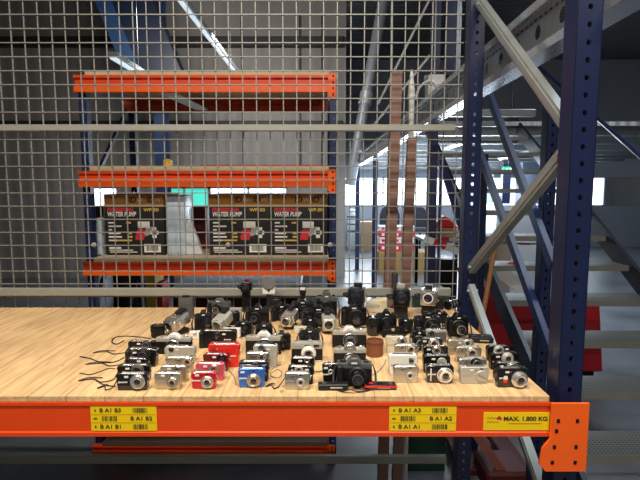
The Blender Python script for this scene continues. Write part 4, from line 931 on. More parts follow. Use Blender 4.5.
def camcorder(x0, x1, yt, yb, bm, label, h=0.062, L=0.115, yaw=0.0, pitch=0.0, fm=None, lens_r=None, panel=None, rise=0.0, stand=None, topm=None, upright=False, group='camcorders among the heap', cord=None):
    X, Y, w, k = spot(x0, x1, yt, h+rise, L*0.6, yb, 0); w = max(0.04, min(w, 0.095))
    t = thing('camcorder', label, 'camcorder', (X, Y, ZB), yaw, group)
    R = Matrix.Translation((0, 0, rise+(math.sin(abs(pitch))*L*0.5 if pitch else 0))) @ Matrix.Rotation(pitch, 4, 'X')
    fm = fm or bm; topm = topm or bm; r = lens_r or min(w, h)*0.42
    def B(): return MB()
    def fin(b, nm, m, par=t):
        o = b.build(nm, m, par); o.data.transform(R); return o
    b = B(); b.box((0, 0.0, h*0.48), (w*0.84, L, h*0.92), 0.010, seg=3); fin(b, 'body', bm)
    b = B(); b.lathe([(-L*0.55, r*0.96), (0.0, r*1.03), (L*0.16, r*1.06), (L*0.18, r*0.98), (L*0.18, r*0.88), (L*0.16, r*0.84)], (0, -L*0.36, h*0.52), (0, -1, 0), 26); lb = fin(b, 'lens_barrel', fm)
    b = B(); b.lathe([(0, r*0.86), (0.002, r*0.5), (0.003, 0.0005)], (0, -L*0.36-L*0.158, h*0.52), (0, -1, 0), 22); fin(b, 'lens_glass', GLASS, lb)
    b = B(); b.lathe([(0, r*1.08), (0.004, r*1.08)], (0, -L*0.36-L*0.08, h*0.52), (0, -1, 0), 26); fin(b, 'lens_ring', SILVERD if fm in (BLACK, DARK) else DARK, lb)
    b = B(); b.box((w*0.45, L*0.06, h*0.52), (0.008, L*0.66, h*0.70), 0.003, seg=2); fin(b, 'screen_panel', panel or bm)
    b = B(); b.tube([(-w*0.42, -L*0.28, h*0.45), (-w*0.62, -L*0.12, h*0.50), (-w*0.66, L*0.12, h*0.50), (-w*0.42, L*0.34, h*0.45)], 0.010, 8, flat=0.9); o = fin(b, 'hand_strap', STRAPM)
    b = B(); b.box((0, L*0.34, h*1.02), (w*0.42, L*0.44, h*0.28), 0.004, seg=2); fin(b, 'viewfinder', topm if topm is not bm else DARK)
    b = B(); b.box((0, L*0.53, h*0.46), (w*0.55, L*0.14, h*0.62), 0.003); fin(b, 'battery', DARK)
    b = B(); b.lathe([(0, 0.006), (0.003, 0.006), (0.004, 0.004)], (-w*0.2, L*0.12, h*0.93), (0, 0, 1), 14); fin(b, 'record_button', SILVER)
    b = B()
    for i in range(5): b.box((-w*0.18+i*0.006, -L*0.1, h*0.942), (0.0035, 0.004, 0.0008), 0)
    fin(b, 'maker_mark', GREYINK if bm in (SILVER, SILVERD, SILVERB, WHITE) else WHITEINK)
    if rise > 0.004 or stand: MB().box((0, L*0.08, (rise+0.006)/2), (w*0.7, L*0.55, rise+0.006), 0.003).build('base_block', stand or DARK, t)
    if cord: strap(t, cord, STRAPM, 0.003, 'cable')
    return t

def rangefinder(x0, x1, yt, yb, label, ln, topm=SILVERD, bm=LTHR, h=0.076, d=0.034, yaw=0.0, lens_m=SILVERB, out=0.02):
    X, Y, w, k = spot(x0, x1, yt, h, d, yb, yaw); t = thing('rangefinder_camera', label, 'camera', (X, Y, ZB), yaw, 'viewfinder film cameras'); fy = -d/2
    MB().box((0, 0, h*0.33), (w, d, h*0.60), 0.005, seg=2).build('body', bm, t)
    MB().box((0, 0, 0.003), (w*0.99, d*1.02, 0.006), 0.002).build('base_plate', topm, t)
    MB().box((0, 0, h*0.77), (w*0.99, d*1.0, h*0.30), 0.004, seg=2).build('top_plate', topm, t)
    MB().box((w*0.30, fy-0.0006, h*0.78), (0.020, 0.0016, 0.010), 0.0006).build('viewfinder_window', BLACKG, t)
    MB().box((0.0, fy-0.0006, h*0.78), (0.018, 0.0016, 0.009), 0.0006).build('meter_window', GREYP, t)
    MB().box((-w*0.28, fy-0.0006, h*0.78), (0.024, 0.0010, 0.005), 0.0004).build('maker_mark', GREYINK, t)
    r = min(ln[2]*k, h*0.34); lx = (ln[0]-(x0+x1)/2)*k
    o = lens(t, (lx, fy, r+0.008), r, out, lens_m, GLASS, 3, rim=SILVER, gr=0.5)
    MB().lathe([(0, 0.010), (0.005, 0.010), (0.006, 0.008)], (w*0.10, 0, h*0.915), (0, 0, 1), 20).build('film_counter', topm, t)
    MB().lathe([(0, 0.008), (0.005, 0.008), (0.006, 0.006)], (-w*0.34, 0, h*0.915), (0, 0, 1), 20).build('shutter_dial', SILVERB, t)
    MB().lathe([(0, 0.008), (0.004, 0.008)], (w*0.38, 0, h*0.915), (0, 0, 1), 20).build('rewind_knob', SILVERB, t)
    return t

# ---- column 1 (left): black compacts
compact(118, 149.5, 373, 390.5, BLACKG, (139.5, 381.5, 7.4), 'glossy black compact camera with a large silver lens, front left corner of the heap', yaw=0.03, wrist=-0.045, stripe=None)
compact(118.5, 151, 363, None, BLACK, (139, 370, 6.2), 'black compact camera right behind the front left black one', h=0.056, yaw=0.05, wrist=-0.11, lens_m=GREYP, rim=SILVER)
compact(127, 149, 356.5, None, BLACK, (134, 361, 3), 'low black camera with silver dials, third in the leftmost row', h=0.046, style=1, d=0.026, lens_m=DARK, yaw=0.03)
compact(127, 158, 346.5, None, BLACKG, (146, 352, 6.0), 'chunky black bridge camera with a thick lens, fourth in the leftmost row', h=0.064, d=0.034, out=0.018, lens_m=DARK, rim=GREYP, grip=DARK, wrist=-0.13, style=1)
compact(131, 158, 339.5, None, BLACK, (149.5, 343, 4.5), 'black compact camera with a silver ringed lens, last in the leftmost row', h=0.052, lens_m=DARK, rim=SILVERB, wrist=-0.12)
# ---- column 2: silver compacts
compact(155.5, 182.5, 373, 389.5, CHAMP, (174, 382, 5.6), 'champagne silver compact camera second from the left in the front row', lens_m=SILVER, yaw=-0.02)
compact(161.5, 188, 363.5, None, CHAMP, (179, 368, 5.0), 'champagne compact camera directly behind the front champagne one', h=0.056, lens_m=SILVER)
compact(166.5, 194, 355, None, SILVER, (188.5, 361.5, 5.0), 'silver compact camera third in the second row from the left', h=0.055, lens_m=SILVERB)
compact(165.5, 196, 344.5, None, SILVERD, (172.5, 350, 2.6), 'silver box camera with a dark window, fourth in the second row from the left', h=0.060, d=0.028, lens_m=DARK, out=0.003, style=1)
# ---- column 3: reds
compact(192, 217.5, 373, 389, RED, (208.5, 381.7, 6.3), 'small metallic red compact camera in the front row', lens_m=SILVERB, yaw=-0.02)
compact(196, 225, 361, None, PINK, (215, 369.5, 5.0), 'pink compact camera behind the small red one', h=0.058, lens_m=CHAMP, out=0.006, yaw=-0.05)
compact(203.5, 230, 352, None, REDD, (223.5, 358, 4.6), 'dark red compact camera with a black lens between the pink and the large red one', h=0.060, lens_m=BLACKG, out=0.014, yaw=-0.1)
compact(209, 240, 341.5, None, REDB, (216, 347, 2.6), 'large bright red camera with a smooth plain front, at the back of the red row', h=0.084, d=0.034, lens_m=REDB, closed=True, style=2)
# ---- blue, front
compact(238.5, 266, 365.5, 387.5, BLUEC, (254, 381, 7.0), 'bright blue compact camera in the front row', h=0.062, d=0.030, lens_m=CHAMP, yaw=0.08, style=1, out=0.012)
compact(239.5, 269.5, 359, None, DARK, (256, 365, 3.0), 'dark grey camera with a silver top edge behind the blue one', h=0.068, d=0.026, lens_m=GREYP, yaw=0.0, out=0.004, face=BLACKG)
compact(246, 270, 350.5, None, SILVER, (262, 357, 4.6), 'grey compact camera with a bright lens, third in the row behind the blue one', h=0.064, lens_m=SILVERB, yaw=0.04, style=1)
compact(253.5, 278, 343, None, SILVERD, (262, 348, 3.4), 'tall dull silver compact camera at the back of the row behind the blue one', h=0.080, d=0.028, lens_m=GREYP, out=0.004, style=1, yaw=-0.03)
# ---- column 5: silver front with black ones behind
compact(284.5, 310.5, 373.5, 389.8, SILVER, (301, 382.5, 4.4), 'plain silver compact camera in the middle of the front row', lens_m=SILVERD, yaw=-0.04, out=0.005, wrist=-0.04)
compact(288, 314, 364, None, BLACK, (299, 369, 4.4), 'black compact camera with a silver lens ring behind the plain silver one', h=0.060, lens_m=SILVERD, out=0.006, style=1, stripe=SILVER)
compact(291, 315, 355.5, None, BLACKG, (307, 360, 3.0), 'slim black camera third behind the plain silver one', h=0.060, lens_m=SILVER, out=0.004)
# ---- flat phone-like things on the front edge
def slab(x0, x1, yt, yb, m, label, h, cat='camera', yaw=0.0, name='flat_camera', trim=None, face=None):
    xc = (x0+x1)/2; Yb = onz(xc, yt, ZB+h).y; Yf = onz(xc, yb, ZB).y; d = max(0.03, Yb-Yf); Y = (Yb+Yf)/2; w = (x1-x0)/FL*(Yf)/ray(xc, yb).y
    t = thing(name, label, cat, (onz(xc, (yt+yb)/2, ZB).x*Y/onz(xc, (yt+yb)/2, ZB).y, Y, ZB), yaw)
    MB().box((0, 0, h/2), (w, d, h), 0.005, seg=3).build('body', m, t)
    if trim: MB().box((0, 0, h*0.70), (w+0.003, d+0.003, h*0.40), 0.0018, seg=2).build('rim', trim, t)
    if face: MB().box((w*0.10, 0, h+0.0002), (w*0.72, d*0.80, 0.001), 0.0003).build('screen', face, t)
    MB().lathe([(0, 0.007), (0.0015, 0.007), (0.002, 0.005)], (-w*0.30, 0.0, h-0.0006), (0, 0, 1), 18).build('round_key', trim or GREYP, t)
    MB().box((w*0.1, -d/2-0.0004, h*0.5), (w*0.4, 0.001, h*0.2), 0.0002).build('front_strip', SILVERD, t)
    return t
slab(318, 348.5, 381.5, 390.5, DARK, 'flat dark grey camera lying at the front edge, left of the red-rimmed player', 0.020, yaw=0.02)
slab(364.5, 396, 381, 390.5, BLACKG, 'flat black and red-rimmed player lying at the front edge', 0.016, 'media player', 0.0, 'media_player', REDB, BLACKG)
# ---- big SLR front centre and the two behind
slr(336, 372.5, 353.5, None, BLACK, GREYP, GREYP, 'large black reflex camera with a sloped grey top, front centre of the heap', ln=(357.6, 374, 8.3), h=0.094, d=0.050, out=0.030, rim=GREYP, yaw=-0.06, rise=0.0)
compact(322, 337, 362, None, BLACK, (330, 372, 2.6), 'small black camera with a silver window tucked left of the large front reflex camera', h=0.066, d=0.022, lens_m=SILVERD, out=0.003, yaw=0.12, group='small cameras around the reflex cameras')
slr(333.5, 366, 341.5, None, LTHR, SILVERD, SILVERB, 'silver topped reflex camera with a white prism, directly behind the large front reflex camera', ln=(349.5, 352, 5.5), h=0.082, d=0.042, sil=True, lens_m=SILVERD, out=0.022, grip=False, yaw=0.02)
slr(332, 366.5, 324.5, None, LTHR, SILVERD, WHITE, 'silver reflex camera with a bright prism, second behind the large front reflex camera', ln=(350, 339, 6.5), h=0.086, d=0.042, sil=True, lens_m=GREYP, out=0.022, grip=False)
# ---- column 7: silver compacts
compact(392.5, 417.8, 367, 383, SILVER, (409.2, 375.6, 4.0), 'square silver compact camera in the front row right of the red-rimmed player', h=0.056, lens_m=SILVERD, out=0.006)
compact(388, 417, 352.5, None, WHITE, (410.5, 361.5, 2.6), 'smooth rounded pearl camera with a small dark lens, second behind the square silver one', h=0.068, d=0.030, lens_m=GREYP, out=0.003, style=2)
compact(394, 417.8, 343, None, SILVER, (410, 348.5, 5.2), 'silver compact camera with a bright lens, third in its row right of the leather case', h=0.058, lens_m=SILVERB, out=0.010)
compact(385.5, 409, 334.8, None, CREAM, (401.5, 341, 4.8), 'pale compact camera at the back of the row right of the leather case', h=0.064, lens_m=SILVERB, out=0.012, style=1)
# ---- column 8: black compacts
compact(425, 452.8, 366, 383, BLACKG, (443.8, 375.8, 7.6), 'black and white compact camera with a wide pale lens ring, front row', h=0.058, lens_m=SILVERB, rim=WHITE, out=0.012, stripe=WHITE, style=2)
compact(422.5, 449.5, 353.6, None, BLACK, (440.8, 362.5, 4.8), 'black compact camera with a flat silver lens behind the black and white one', h=0.062, lens_m=SILVERD, closed=True, out=0.003)
compact(422, 447.5, 344.5, None, BLACKG, (435.5, 350, 4.4), 'glossy black compact camera third behind the black and white one', h=0.060, lens_m=SILVER, out=0.012, rim=SILVERB)
compact(420, 442, 337, None, DARK, (432.5, 341.5, 5.5), 'black camera with a raised chrome lens fourth behind the black and white one', h=0.054, lens_m=SILVERB, out=0.014)
compact(425.5, 446.5, 328.2, None, SILVERD, (431, 334, 2.6), 'silver front pocket camera with a dark label at the back of the row', h=0.058, lens_m=DARK, out=0.004, style=1, face=GREYP)
# ---- column 9: silver compacts right
compact(458.8, 487.8, 367.5, 384, SILVERD, (479.7, 376, 5.8), 'flat silver compact camera with a closed lens, front row right', h=0.056, lens_m=SILVERD, closed=True)
compact(457.5, 485.5, 356.5, None, SILVER, (474.3, 363, 5.6), 'silver compact camera with a dark lens, second in the right silver row', h=0.054, lens_m=BLACKG, rim=SILVERB, out=0.014)
compact(454.7, 480.5, 345.2, None, SILVER, (470.4, 352.5, 5.8), 'silver compact camera with a chrome lens, third in the right silver row', h=0.058, lens_m=SILVERB, out=0.012)
compact(447, 473, 338.2, None, CHAMP, (466, 343, 4.2), 'champagne compact camera at the back of the right silver row', h=0.060, lens_m=SILVERD, out=0.008, style=1)
# ---- column 10: black compacts at the right end
t = compact(494.5, 527, 367.5, 387.5, BLACKG, (517, 380, 8.2), 'black compact camera with a fat silver lens and a red label, front right corner', h=0.062, lens_m=SILVERB, out=0.018, style=1, yaw=0.05)
MB().box((-0.024, -0.0130, 0.026), (0.013, 0.0012, 0.020), 0).build('red_label', REDB, t); MB().box((-0.024, -0.0136, 0.033), (0.012, 0.0012, 0.012), 0).build('silver_label', WHITE, t)
compact(493, 520.5, 360.8, None, BLACK, (510, 367, 6.6), 'black compact camera with a silver domed lens right behind the front right corner one', h=0.058, lens_m=SILVER, out=0.014, yaw=0.04)
compact(488.5, 518, 351.5, None, BLACK, (505.5, 357.5, 6.0), 'black compact camera with a grey domed lens third from the front in the rightmost row', h=0.058, lens_m=SILVERD, out=0.014, yaw=0.06, style=1)
compact(486, 508.5, 344.5, None, BLACK, (497, 349, 5.2), 'black compact camera with a bright lens top, last in the rightmost row', h=0.056, lens_m=SILVERD, out=0.012, rim=SILVERB, wrist=0.02)
slab(469.5, 492, 333.6, 343.5, DARK, 'grey flat camera lying at the right rear edge of the planks', 0.024, yaw=-0.12)
# ---- brown leather case
X, Y, w, k = spot(366, 383.5, 337.2, 0.062, 0.05); t = thing('leather_case', 'empty round brown leather camera case standing open between the reflex cameras', 'camera case', (X, Y, ZB))
MB().lathe([(0, w*.46), (.004, w*.50), (.055, w*.50), (.060, w*.49), (.060, w*.43), (.010, w*.42)], (0, 0, 0), (0, 0, 1), 32).build('case_wall', LEATH, t)
MB().lathe([(0, w*.507), (.007, w*.507)], (0, 0, .046), (0, 0, 1), 32).build('stitched_rim', mat('dark_leather', (0.13, 0.04, 0.02), 0.6), t)
# ---- rangefinders
rangefinder(291.6, 322.8, 338.5, None, 'silver and black viewfinder camera with a white lens ring, middle of the heap', (308.7, 352, 7.6), h=0.078, lens_m=WHITE)
slr(246, 281.5, 329, None, LTHR, SILVERD, WHITE, 'silver reflex camera with a bright white prism left of the middle', ln=(265.5, 342, 7.6), h=0.088, d=0.044, sil=True, lens_m=GREYP, out=0.026, grip=False)
slr(154.5, 190.5, 331.5, None, BLACK, SILVERD, WHITE, 'black and silver reflex camera with a white prism at the left of the heap', ln=(172, 342, 6.5), h=0.080, d=0.040, sil=True, lens_m=DARK, out=0.02, grip=False)
compact(200, 237, 328.5, None, BLACK, (218, 336, 4.0), 'wide black film camera with a long flat top, behind the large red camera', h=0.070, d=0.036, lens_m=DARK, out=0.012, style=1, grip=DARK, group='viewfinder film cameras')
# ---- loose lens / caps left
def loose_lens(x0, x1, yt, label, h, m=BLACK, yb=None, rim=GREYP, tilt=0.0):
    X, Y, w, k = spot(x0, x1, yt, h, 0.04, yb); t = thing('camera_lens', label, 'lens', (X, Y, ZB), 0, 'loose lenses'); r = w/2
    MB().lathe([(0, r*.80), (h*.12, r*.86), (h*.14, r*.95), (h*.45, r*.95), (h*.47, r), (h*.95, r), (h, r*.96), (h, r*.84), (h*.93, r*.74)], (0, 0, 0), (0, 0, 1), 30).build('barrel', m, t)
    MB().lathe([(0, r*1.02), (h*.20, r*1.02)], (0, 0, h*.60), (0, 0, 1), 30).build('grip_ring', LTHR, t)
    MB().lathe([(0, r*.97), (h*.03, r*.97)], (0, 0, h*.50), (0, 0, 1), 30).build('scale_ring', rim, t)
    MB().lathe([(0, r*.76), (.002, r*.5), (.003, .0005)], (0, 0, h*.925), (0, 0, 1), 24).build('lens_glass', GLASS, t)
    return t
loose_lens(151, 165, 323.8, 'thick black loose lens standing upright at the left of the heap', 0.052)
loose_lens(226.5, 240, 311, 'black ribbed loose lens standing left of the middle, in front of the grey case', 0.056, rim=SILVER)
# ---- camcorders and tall things, left part
camcorder(176, 195, 315.5, None, SILVER, 'silver camcorder with a dark round lens at the left of the heap', h=0.056, L=0.10, yaw=-0.50, pitch=0.30, lens_r=0.022, panel=SILVERB, rise=0.016)
camcorder(210.5, 225, 314.5, None, SILVERD, 'slim silver camcorder right of the black reflex camera in the left half', h=0.056, L=0.10, yaw=-0.32, lens_r=0.022, rise=0.012, pitch=0.28)
slr(193, 211.5, 309.5, None, BLACK, DARK, DARK, 'black reflex camera with its lens turned right, between the two silver camcorders', ln=(206, 320, 4.8), h=0.086, d=0.045, yaw=0.25, out=0.03)
# dark grey flat speaker-like unit
X, Y, w, k = spot(178, 192.5, 297, 0.105, 0.03); t = thing('flash_unit', 'tall dark grey flash unit standing upright at the left rear of the heap', 'flash', (X, Y+0.02, ZB))
MB().box((0, 0, .052), (w, .034, .104), .005, seg=2).build('body', GREYP if False else mat('charcoal_plastic', (0.07, 0.07, 0.075), 0.55), t); MB().box((0, -.0175, .082), (w*.82, .002, .026), .001).build('flash_window', GREYP, t); MB().box((0, 0, .1085), (w*.5, .02, .008), .002).build('foot', BLACK, t)
slr(208, 231, 296.5, None, GREYP, GREYP, GREYP, 'grey bodied reflex camera lifted above its neighbours at the left rear', ln=(219, 306, 5.0), h=0.088, d=0.045, out=0.03, rim=SILVERB, yaw=-0.15)
def plain_case(x0, x1, yt, h, d, m, label, name='small_case', cat='case', yb=None):
    X, Y, w, k = spot(x0, x1, yt, h, d, yb); t = thing(name, label, cat, (X, Y, ZB), 0)
    MB().box((0, 0, h*.42), (w, d, h*.84), .006, seg=3).build('body', m, t); MB().box((0, 0, h*.92), (w*.99, d*.98, h*.14), .004, seg=2).build('lid', m, t); MB().box((0, -d/2-.001, h*.80), (.014, .003, .012), .001).build('clasp', SILVER, t)
    return t
plain_case(224, 242, 307, 0.062, 0.035, SILVERD, 'grey padded case behind the ribbed loose lens')
plain_case(223, 241, 327, 0.040, 0.03, WHITE, 'white plastic case just right of the wide black film camera')
plain_case(190, 202, 330, 0.034, 0.03, WHITE, 'small pale blue-white card box behind the silver box camera', 'card_box', 'box')
camcorder(240.5, 252, 281, None, BLACK, 'tall narrow black camcorder standing at the rear, left of the round grey disc', h=0.050, L=0.07, rise=0.105, lens_r=0.017, stand=BLACK, topm=REDD)
# white accessory with round disc
X, Y, w, k = spot(262, 276, 277.5, 0.165, 0.04); t = thing('handheld_camera', 'white camera with a round grey disc on top, on a dark grip at the rear', 'camera', (X, Y, ZB))
MB().box((0, 0, .042), (.026, .03, .084), .006, seg=2).build('grip', DARK, t); MB().box((0, 0, .104), (w*.92, .034, .044), .006, seg=2).build('body', WHITE, t)
MB().lathe([(0, w*.50), (.008, w*.50), (.010, w*.46)], (0, -.014, .146), (0, -1, .03), 32).build('round_disc', mat('grey_disc', (0.16, 0.16, 0.155), 0.5), t); MB().cyl((0, -.017, .104), (0, -.021, .104), .005, seg=14).build('lens', BLACKG, t)
MB().box((w*.40, .004, .140), (.006, .02, .034), .002).build('side_bracket', SILVERB, t)
slr(246.5, 270, 303.5, None, BLACK, DARK, DARK, 'black reflex camera in front of the white camera with the round disc', ln=(256, 314, 5.0), h=0.088, d=0.048, out=0.034, rim=GREYP)
slr(270, 291, 302, None, DARK, BLACK, BLACK, 'black reflex camera right behind the row, turned to the right', cord=(), ln=(281, 312, 5), h=0.082, d=0.046, out=0.034, yaw=0.35, rim=None)
camcorder(283, 297, 311.5, None, SILVERB, 'glossy silver camcorder with a dark lens in the centre of the heap', h=0.056, L=0.095, yaw=-0.32, rise=0.012, pitch=0.25, lens_r=0.021)
slr(291.5, 313.5, 297, None, BLACK, DARK, DARK, 'black reflex camera with a tall flash gun on top, at the rear centre', cord=(), ln=(303, 309, 5.5), h=0.10, d=0.05, out=0.036, flash=True, pop=0.038, rise=0.0)
slr(316, 337, 290, None, BLACK, GREYP, GREYP, 'black reflex camera with a domed grey top at the rear, right of the flash gun', ln=(326, 301, 6), h=0.125, d=0.055, out=0.03, flat_prism=True)
slr(304, 333, 305.5, None, BLACK, DARK, BLACK, 'wide black reflex camera in front of the domed grey topped one', ln=(320, 316, 6), h=0.09, d=0.045, out=0.03, rim=DARK)
slr(298.5, 320, 326, None, DARK, DARK, DARK, 'small dark reflex camera behind the viewfinder camera with the white lens', ln=(309, 334, 4.6), h=0.074, d=0.04, out=0.02, yaw=0.2)
plain_case(294, 308, 325.5, 0.030, 0.028, CREAM, 'small cream box lying in front of the glossy silver camcorder', 'card_box', 'box')
slr(272, 291, 330.5, None, BLACK, BLACK, DARK, 'black reflex camera between the white prism camera and the viewfinder camera', cord=(), ln=(283, 338, 4.8), h=0.070, d=0.038, out=0.022, yaw=-0.1)
camcorder(320.5, 335, 312, None, SILVERD, 'silver camcorder with a cream lens rim behind the bright prism camera', h=0.060, L=0.11, yaw=0.05, rise=0.014, fm=CREAM, lens_r=0.022)
# ---- right-hand rear
slr(341, 366.5, 302, None, BLACK, BLACK, DARK, 'big black reflex camera with a dark deep lens, rear centre right', ln=(356, 316, 7.5), h=0.100, d=0.055, out=0.045, rim=None, grip=True)
camcorder(345, 369, 285.5, None, DARK, 'tall black camcorder with a silver side at the rear, left of the beige box', h=0.085, L=0.085, rise=0.066, panel=SILVERB, lens_r=0.026, yaw=-0.25)
X, Y, w, k = spot(366, 388, 298, 0.072, 0.05); t = thing('instant_camera', 'beige instant camera with a small yellow label at the rear', 'camera', (X, Y+.03, ZB), -0.1)
MB().prism([(-w*.5, 0), (w*.5, 0), (w*.5, .074), (-w*.15, .062), (-w*.5, .046)], 'Y', -.028, .028, bev=.004).build('body', CREAM, t); MB().box((w*.28, -.0286, .060), (.020, .001, .006), 0).build('yellow_label', YELLOW, t); MB().box((-w*.1, -.0286, .036), (w*.5, .0014, .018), .0004).build('front_window', SILVERD, t)
loose_lens(366, 380.5, 316, 'long glossy black zoom lens standing right of the silver reflex cameras', 0.078, BLACKG, rim=SILVERB)
slr(381.5, 402, 308.5, None, BLACK, DARK, BLACK, 'black reflex camera behind the dark box, right of the long zoom lens', ln=(391.5, 319, 6), h=0.094, d=0.05, out=0.034, rim=None)
camcorder(390, 412, 286.5, None, BLACK, 'black camcorder with chrome trim at the rear, under the tall dark handle', h=0.088, L=0.085, rise=0.062, panel=SILVERB, fm=DARK, lens_r=0.028, topm=SILVERD, yaw=-0.1)
X, Y, w, k = spot(393, 399.5, 273, 0.19, 0.03); t = thing('microphone', 'tall dark microphone stick standing upright at the rear', 'microphone', (X-0.003, Y+.035, ZB))
MB().lathe([(0, .024), (.006, .024), (.008, .010), (.10, .010), (.104, .017), (.185, .017), (.190, .012)], (0, 0, 0), (0, 0, 1), 20).build('stick', mat('matte_charcoal', (0.03, 0.03, 0.032), 0.7), t); MB().lathe([(0, .0178), (.004, .0178)], (0, 0, .106), (0, 0, 1), 20).build('ring', GREYP, t)
plain_case(381.8, 403, 325.5, 0.044, 0.034, BLACK, 'black lidded box between the leather case and the chrome-lens cameras')
camcorder(419, 437.5, 287.5, None, SILVER, 'large silver camcorder with a deep round lens and a dark viewfinder on top', h=0.078, L=0.11, rise=0.050, lens_r=0.025, fm=WHITE, topm=DARK, yaw=-0.25)
slr(408.5, 434.5, 311, None, BLACK, DARK, BLACK, 'black reflex camera with a large ringed lens below the large silver camcorder', ln=(426, 321.5, 7.6), h=0.092, d=0.05, out=0.036, rim=GREYP)
slr(411.5, 425.5, 327, None, BLACKG, BLACK, DARK, 'small black reflex camera with a glinting lens behind the black compact row', ln=(418, 337, 6), h=0.078, d=0.042, out=0.026, rim=SILVERD, lr=0.024)
def tube_cam(x0, x1, yt, label):
    X, Y, w, k = spot(x0, x1, yt, 0.05, 0.06); t = thing('telephoto_lens', label, 'lens', (X, Y+.01, ZB), 0, 'loose lenses'); r = .022; a = Vector((0.75, 0.62, 0)).normalized(); p = Vector((0, 0, r+0.001))-a*.04
    MB().lathe([(0, r), (.085, r)], p, a, 24).build('barrel', BLACK, t)
    for q in (.012, .034, .056): MB().lathe([(0, r*1.03), (.010, r*1.03)], p+a*q, a, 24).build('silver_band', SILVERB, t)
tube_cam(440.5, 455, 298.5, 'telephoto lens with silver and black bands lying at the right rear')
slr(446, 468, 311.5, None, BLACK, BLACK, BLACK, 'black reflex camera with a silver ringed lens, nearest the blue upright', ln=(456.5, 326, 7.4), h=0.096, d=0.05, out=0.036, rim=SILVERB, yaw=0.1, glass=GLASS)
slr(430, 447, 309, None, DARK, BLACK, BLACK, 'low dark camera between two black reflex cameras at the right rear', ln=(438, 318, 4.5), h=0.064, d=0.04, out=0.012)
# loose round filter
X, Y, w, k = spot(433, 447, 322, 0.012, 0.04); t = thing('lens_filter', 'loose round tan lens cap lying behind the silver front pocket camera', 'lens cap', (X, Y, ZB))
MB().lathe([(0, .022), (.007, .022), (.008, .020)], (0, 0, 0), (0, 0, 1), 28).build('cap', CHAMP, t); MB().lathe([(0, .013), (.001, .012)], (0, 0, .008), (0, 0, 1), 24).build('cap_face', SILVERD, t)
slr(255, 273, 321, None, BLACK, DARK, DARK, 'small black reflex camera just behind the white prism of the left silver reflex camera', ln=(264, 328, 4), h=0.066, d=0.036, out=0.02, yaw=0.15)
slr(236, 253, 319, None, BLACK, BLACK, DARK, 'black reflex camera behind the wide black film camera, right of the white plastic case', ln=(246, 327, 4), h=0.064, d=0.036, out=0.02, yaw=-0.2)
slr(302, 318, 316, None, BLACK, BLACK, BLACK, 'black reflex camera wedged between the glossy and the cream rimmed camcorders', cord=(), ln=(310, 325, 4), h=0.062, d=0.034, out=0.02, yaw=0.1)
slr(398, 413, 316, None, BLACK, BLACK, DARK, 'narrow black reflex camera left of the one with the large ringed lens', cord=(), ln=(406, 325, 4), h=0.070, d=0.036, out=0.026, yaw=-0.3)
loose_lens(270, 281, 298, 'dark loose lens standing at the rear right of the round grey disc', 0.055, DARK)
plain_case(434, 447, 296, 0.062, 0.05, DARK, 'dark padded pouch at the rear, right of the large silver camcorder', 'padded_pouch', 'pouch')
plain_case(329, 343, 318, 0.03, 0.03, LEATH, 'small brown leather pouch in the shadow behind the bright prism camera', 'leather_pouch', 'pouch') if False else None
# loose straps and cords lying on the planks
def cord(label, pts, m=STRAPM, r=0.0024, flat=0.6, name='strap'):
    P0 = onz(pts[0][0], pts[0][1], ZB); o = MB().tube([onz(x, y, ZB)-P0+Vector((0, 0, r*flat+0.0006+(p[0] if p else 0))) for x, y, *p in pts], r, 6, flat=flat).build(name, m)
    o.location = P0; return tag(o, label, 'strap', 'loose straps and cords')
cord('black neck strap looping over the planks behind the leftmost row of black cameras', [(151, 339), (140, 337.5), (125, 336.5), (115, 338), (112, 342.5), (117, 344.5), (124, 341)], STRAPM, 0.0032, 0.5)
cord('thin brown cord looped between the blue and the silver compact cameras', [(271, 374), (277, 370), (282, 373), (279, 378), (272, 377), (270, 372), (276, 367), (281, 365)], STRAPG, 0.0014, 1)
cord('grey wrist cord trailing from the red-rimmed player up to the right', [(366, 379), (372, 376), (379, 371), (384, 365), (386, 360)], STRAPG, 0.0018, 0.8)
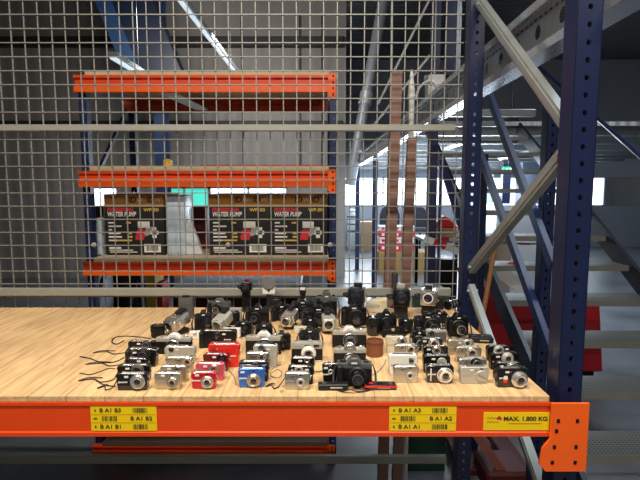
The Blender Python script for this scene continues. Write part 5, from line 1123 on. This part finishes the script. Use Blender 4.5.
cord('black wrist cord curling on the planks at the far left', [(96, 381), (103, 385), (110, 386.5), (115.5, 387)], STRAPM, 0.002, 0.8)
cord('long black strap lying across the planks left of the leftmost row', [(80, 357), (90, 359), (98, 362), (107, 363), (116, 362), (124, 358)], STRAPM, 0.0030, 0.5)
cord('thin black strap reaching to the left edge behind the front cord', [(80, 373.5), (90, 375), (100, 372), (108, 369), (115, 369)], STRAPM, 0.0024, 0.5)
cord('pale wrist cord lying between the pink and the blue compact cameras', [(229, 371), (232, 374), (235, 379), (236.5, 385)], STRAPG, 0.0018, 0.8)
cord('dark loose cord right of the middle silver compact camera', [(316, 372), (321, 372), (326, 367), (329, 362)], STRAPM, 0.0022, 0.7)

# settle neighbours that would touch
TOUCH = [('camcorder.004','reflex_camera.011'),('compact_camera.004','reflex_camera.004'),('camcorder','reflex_camera.005'),('camcorder.001','reflex_camera.005'),('reflex_camera.008','reflex_camera.009'),('reflex_camera.015','reflex_camera.023'),('reflex_camera.016','reflex_camera.023'),('reflex_camera.003','reflex_camera.013'),('camcorder.004','reflex_camera.022'),('padded_pouch','telephoto_lens'),('reflex_camera.007','reflex_camera.008'),('reflex_camera.009','reflex_camera.010')]
def aabb(o):
    xs = []
    for c in o.children_recursive:
        if 'strap' in c.name or c.type != 'MESH': continue
        M = o.matrix_basis @ c.matrix_basis if c.parent == o else o.matrix_basis
        xs += [M @ Vector(b) for b in c.bound_box]
    return min(v.x for v in xs), max(v.x for v in xs), min(v.y for v in xs), max(v.y for v in xs)
for _ in range(6):
    for a, b in TOUCH:
        A, B = bpy.data.objects[a], bpy.data.objects[b]; p, q = aabb(A), aabb(B)
        ox = min(p[1], q[1])-max(p[0], q[0]); oy = min(p[3], q[3])-max(p[2], q[2])
        if ox <= 0.001 or oy <= 0.001: continue
        if ox < oy: s_ = 0.5*(ox+.001)*(1 if p[0]+p[1] < q[0]+q[1] else -1); A.location.x -= s_; B.location.x += s_
        else: s_ = 0.5*(oy+.001)*(1 if p[2]+p[3] < q[2]+q[3] else -1); A.location.y -= s_; B.location.y += s_
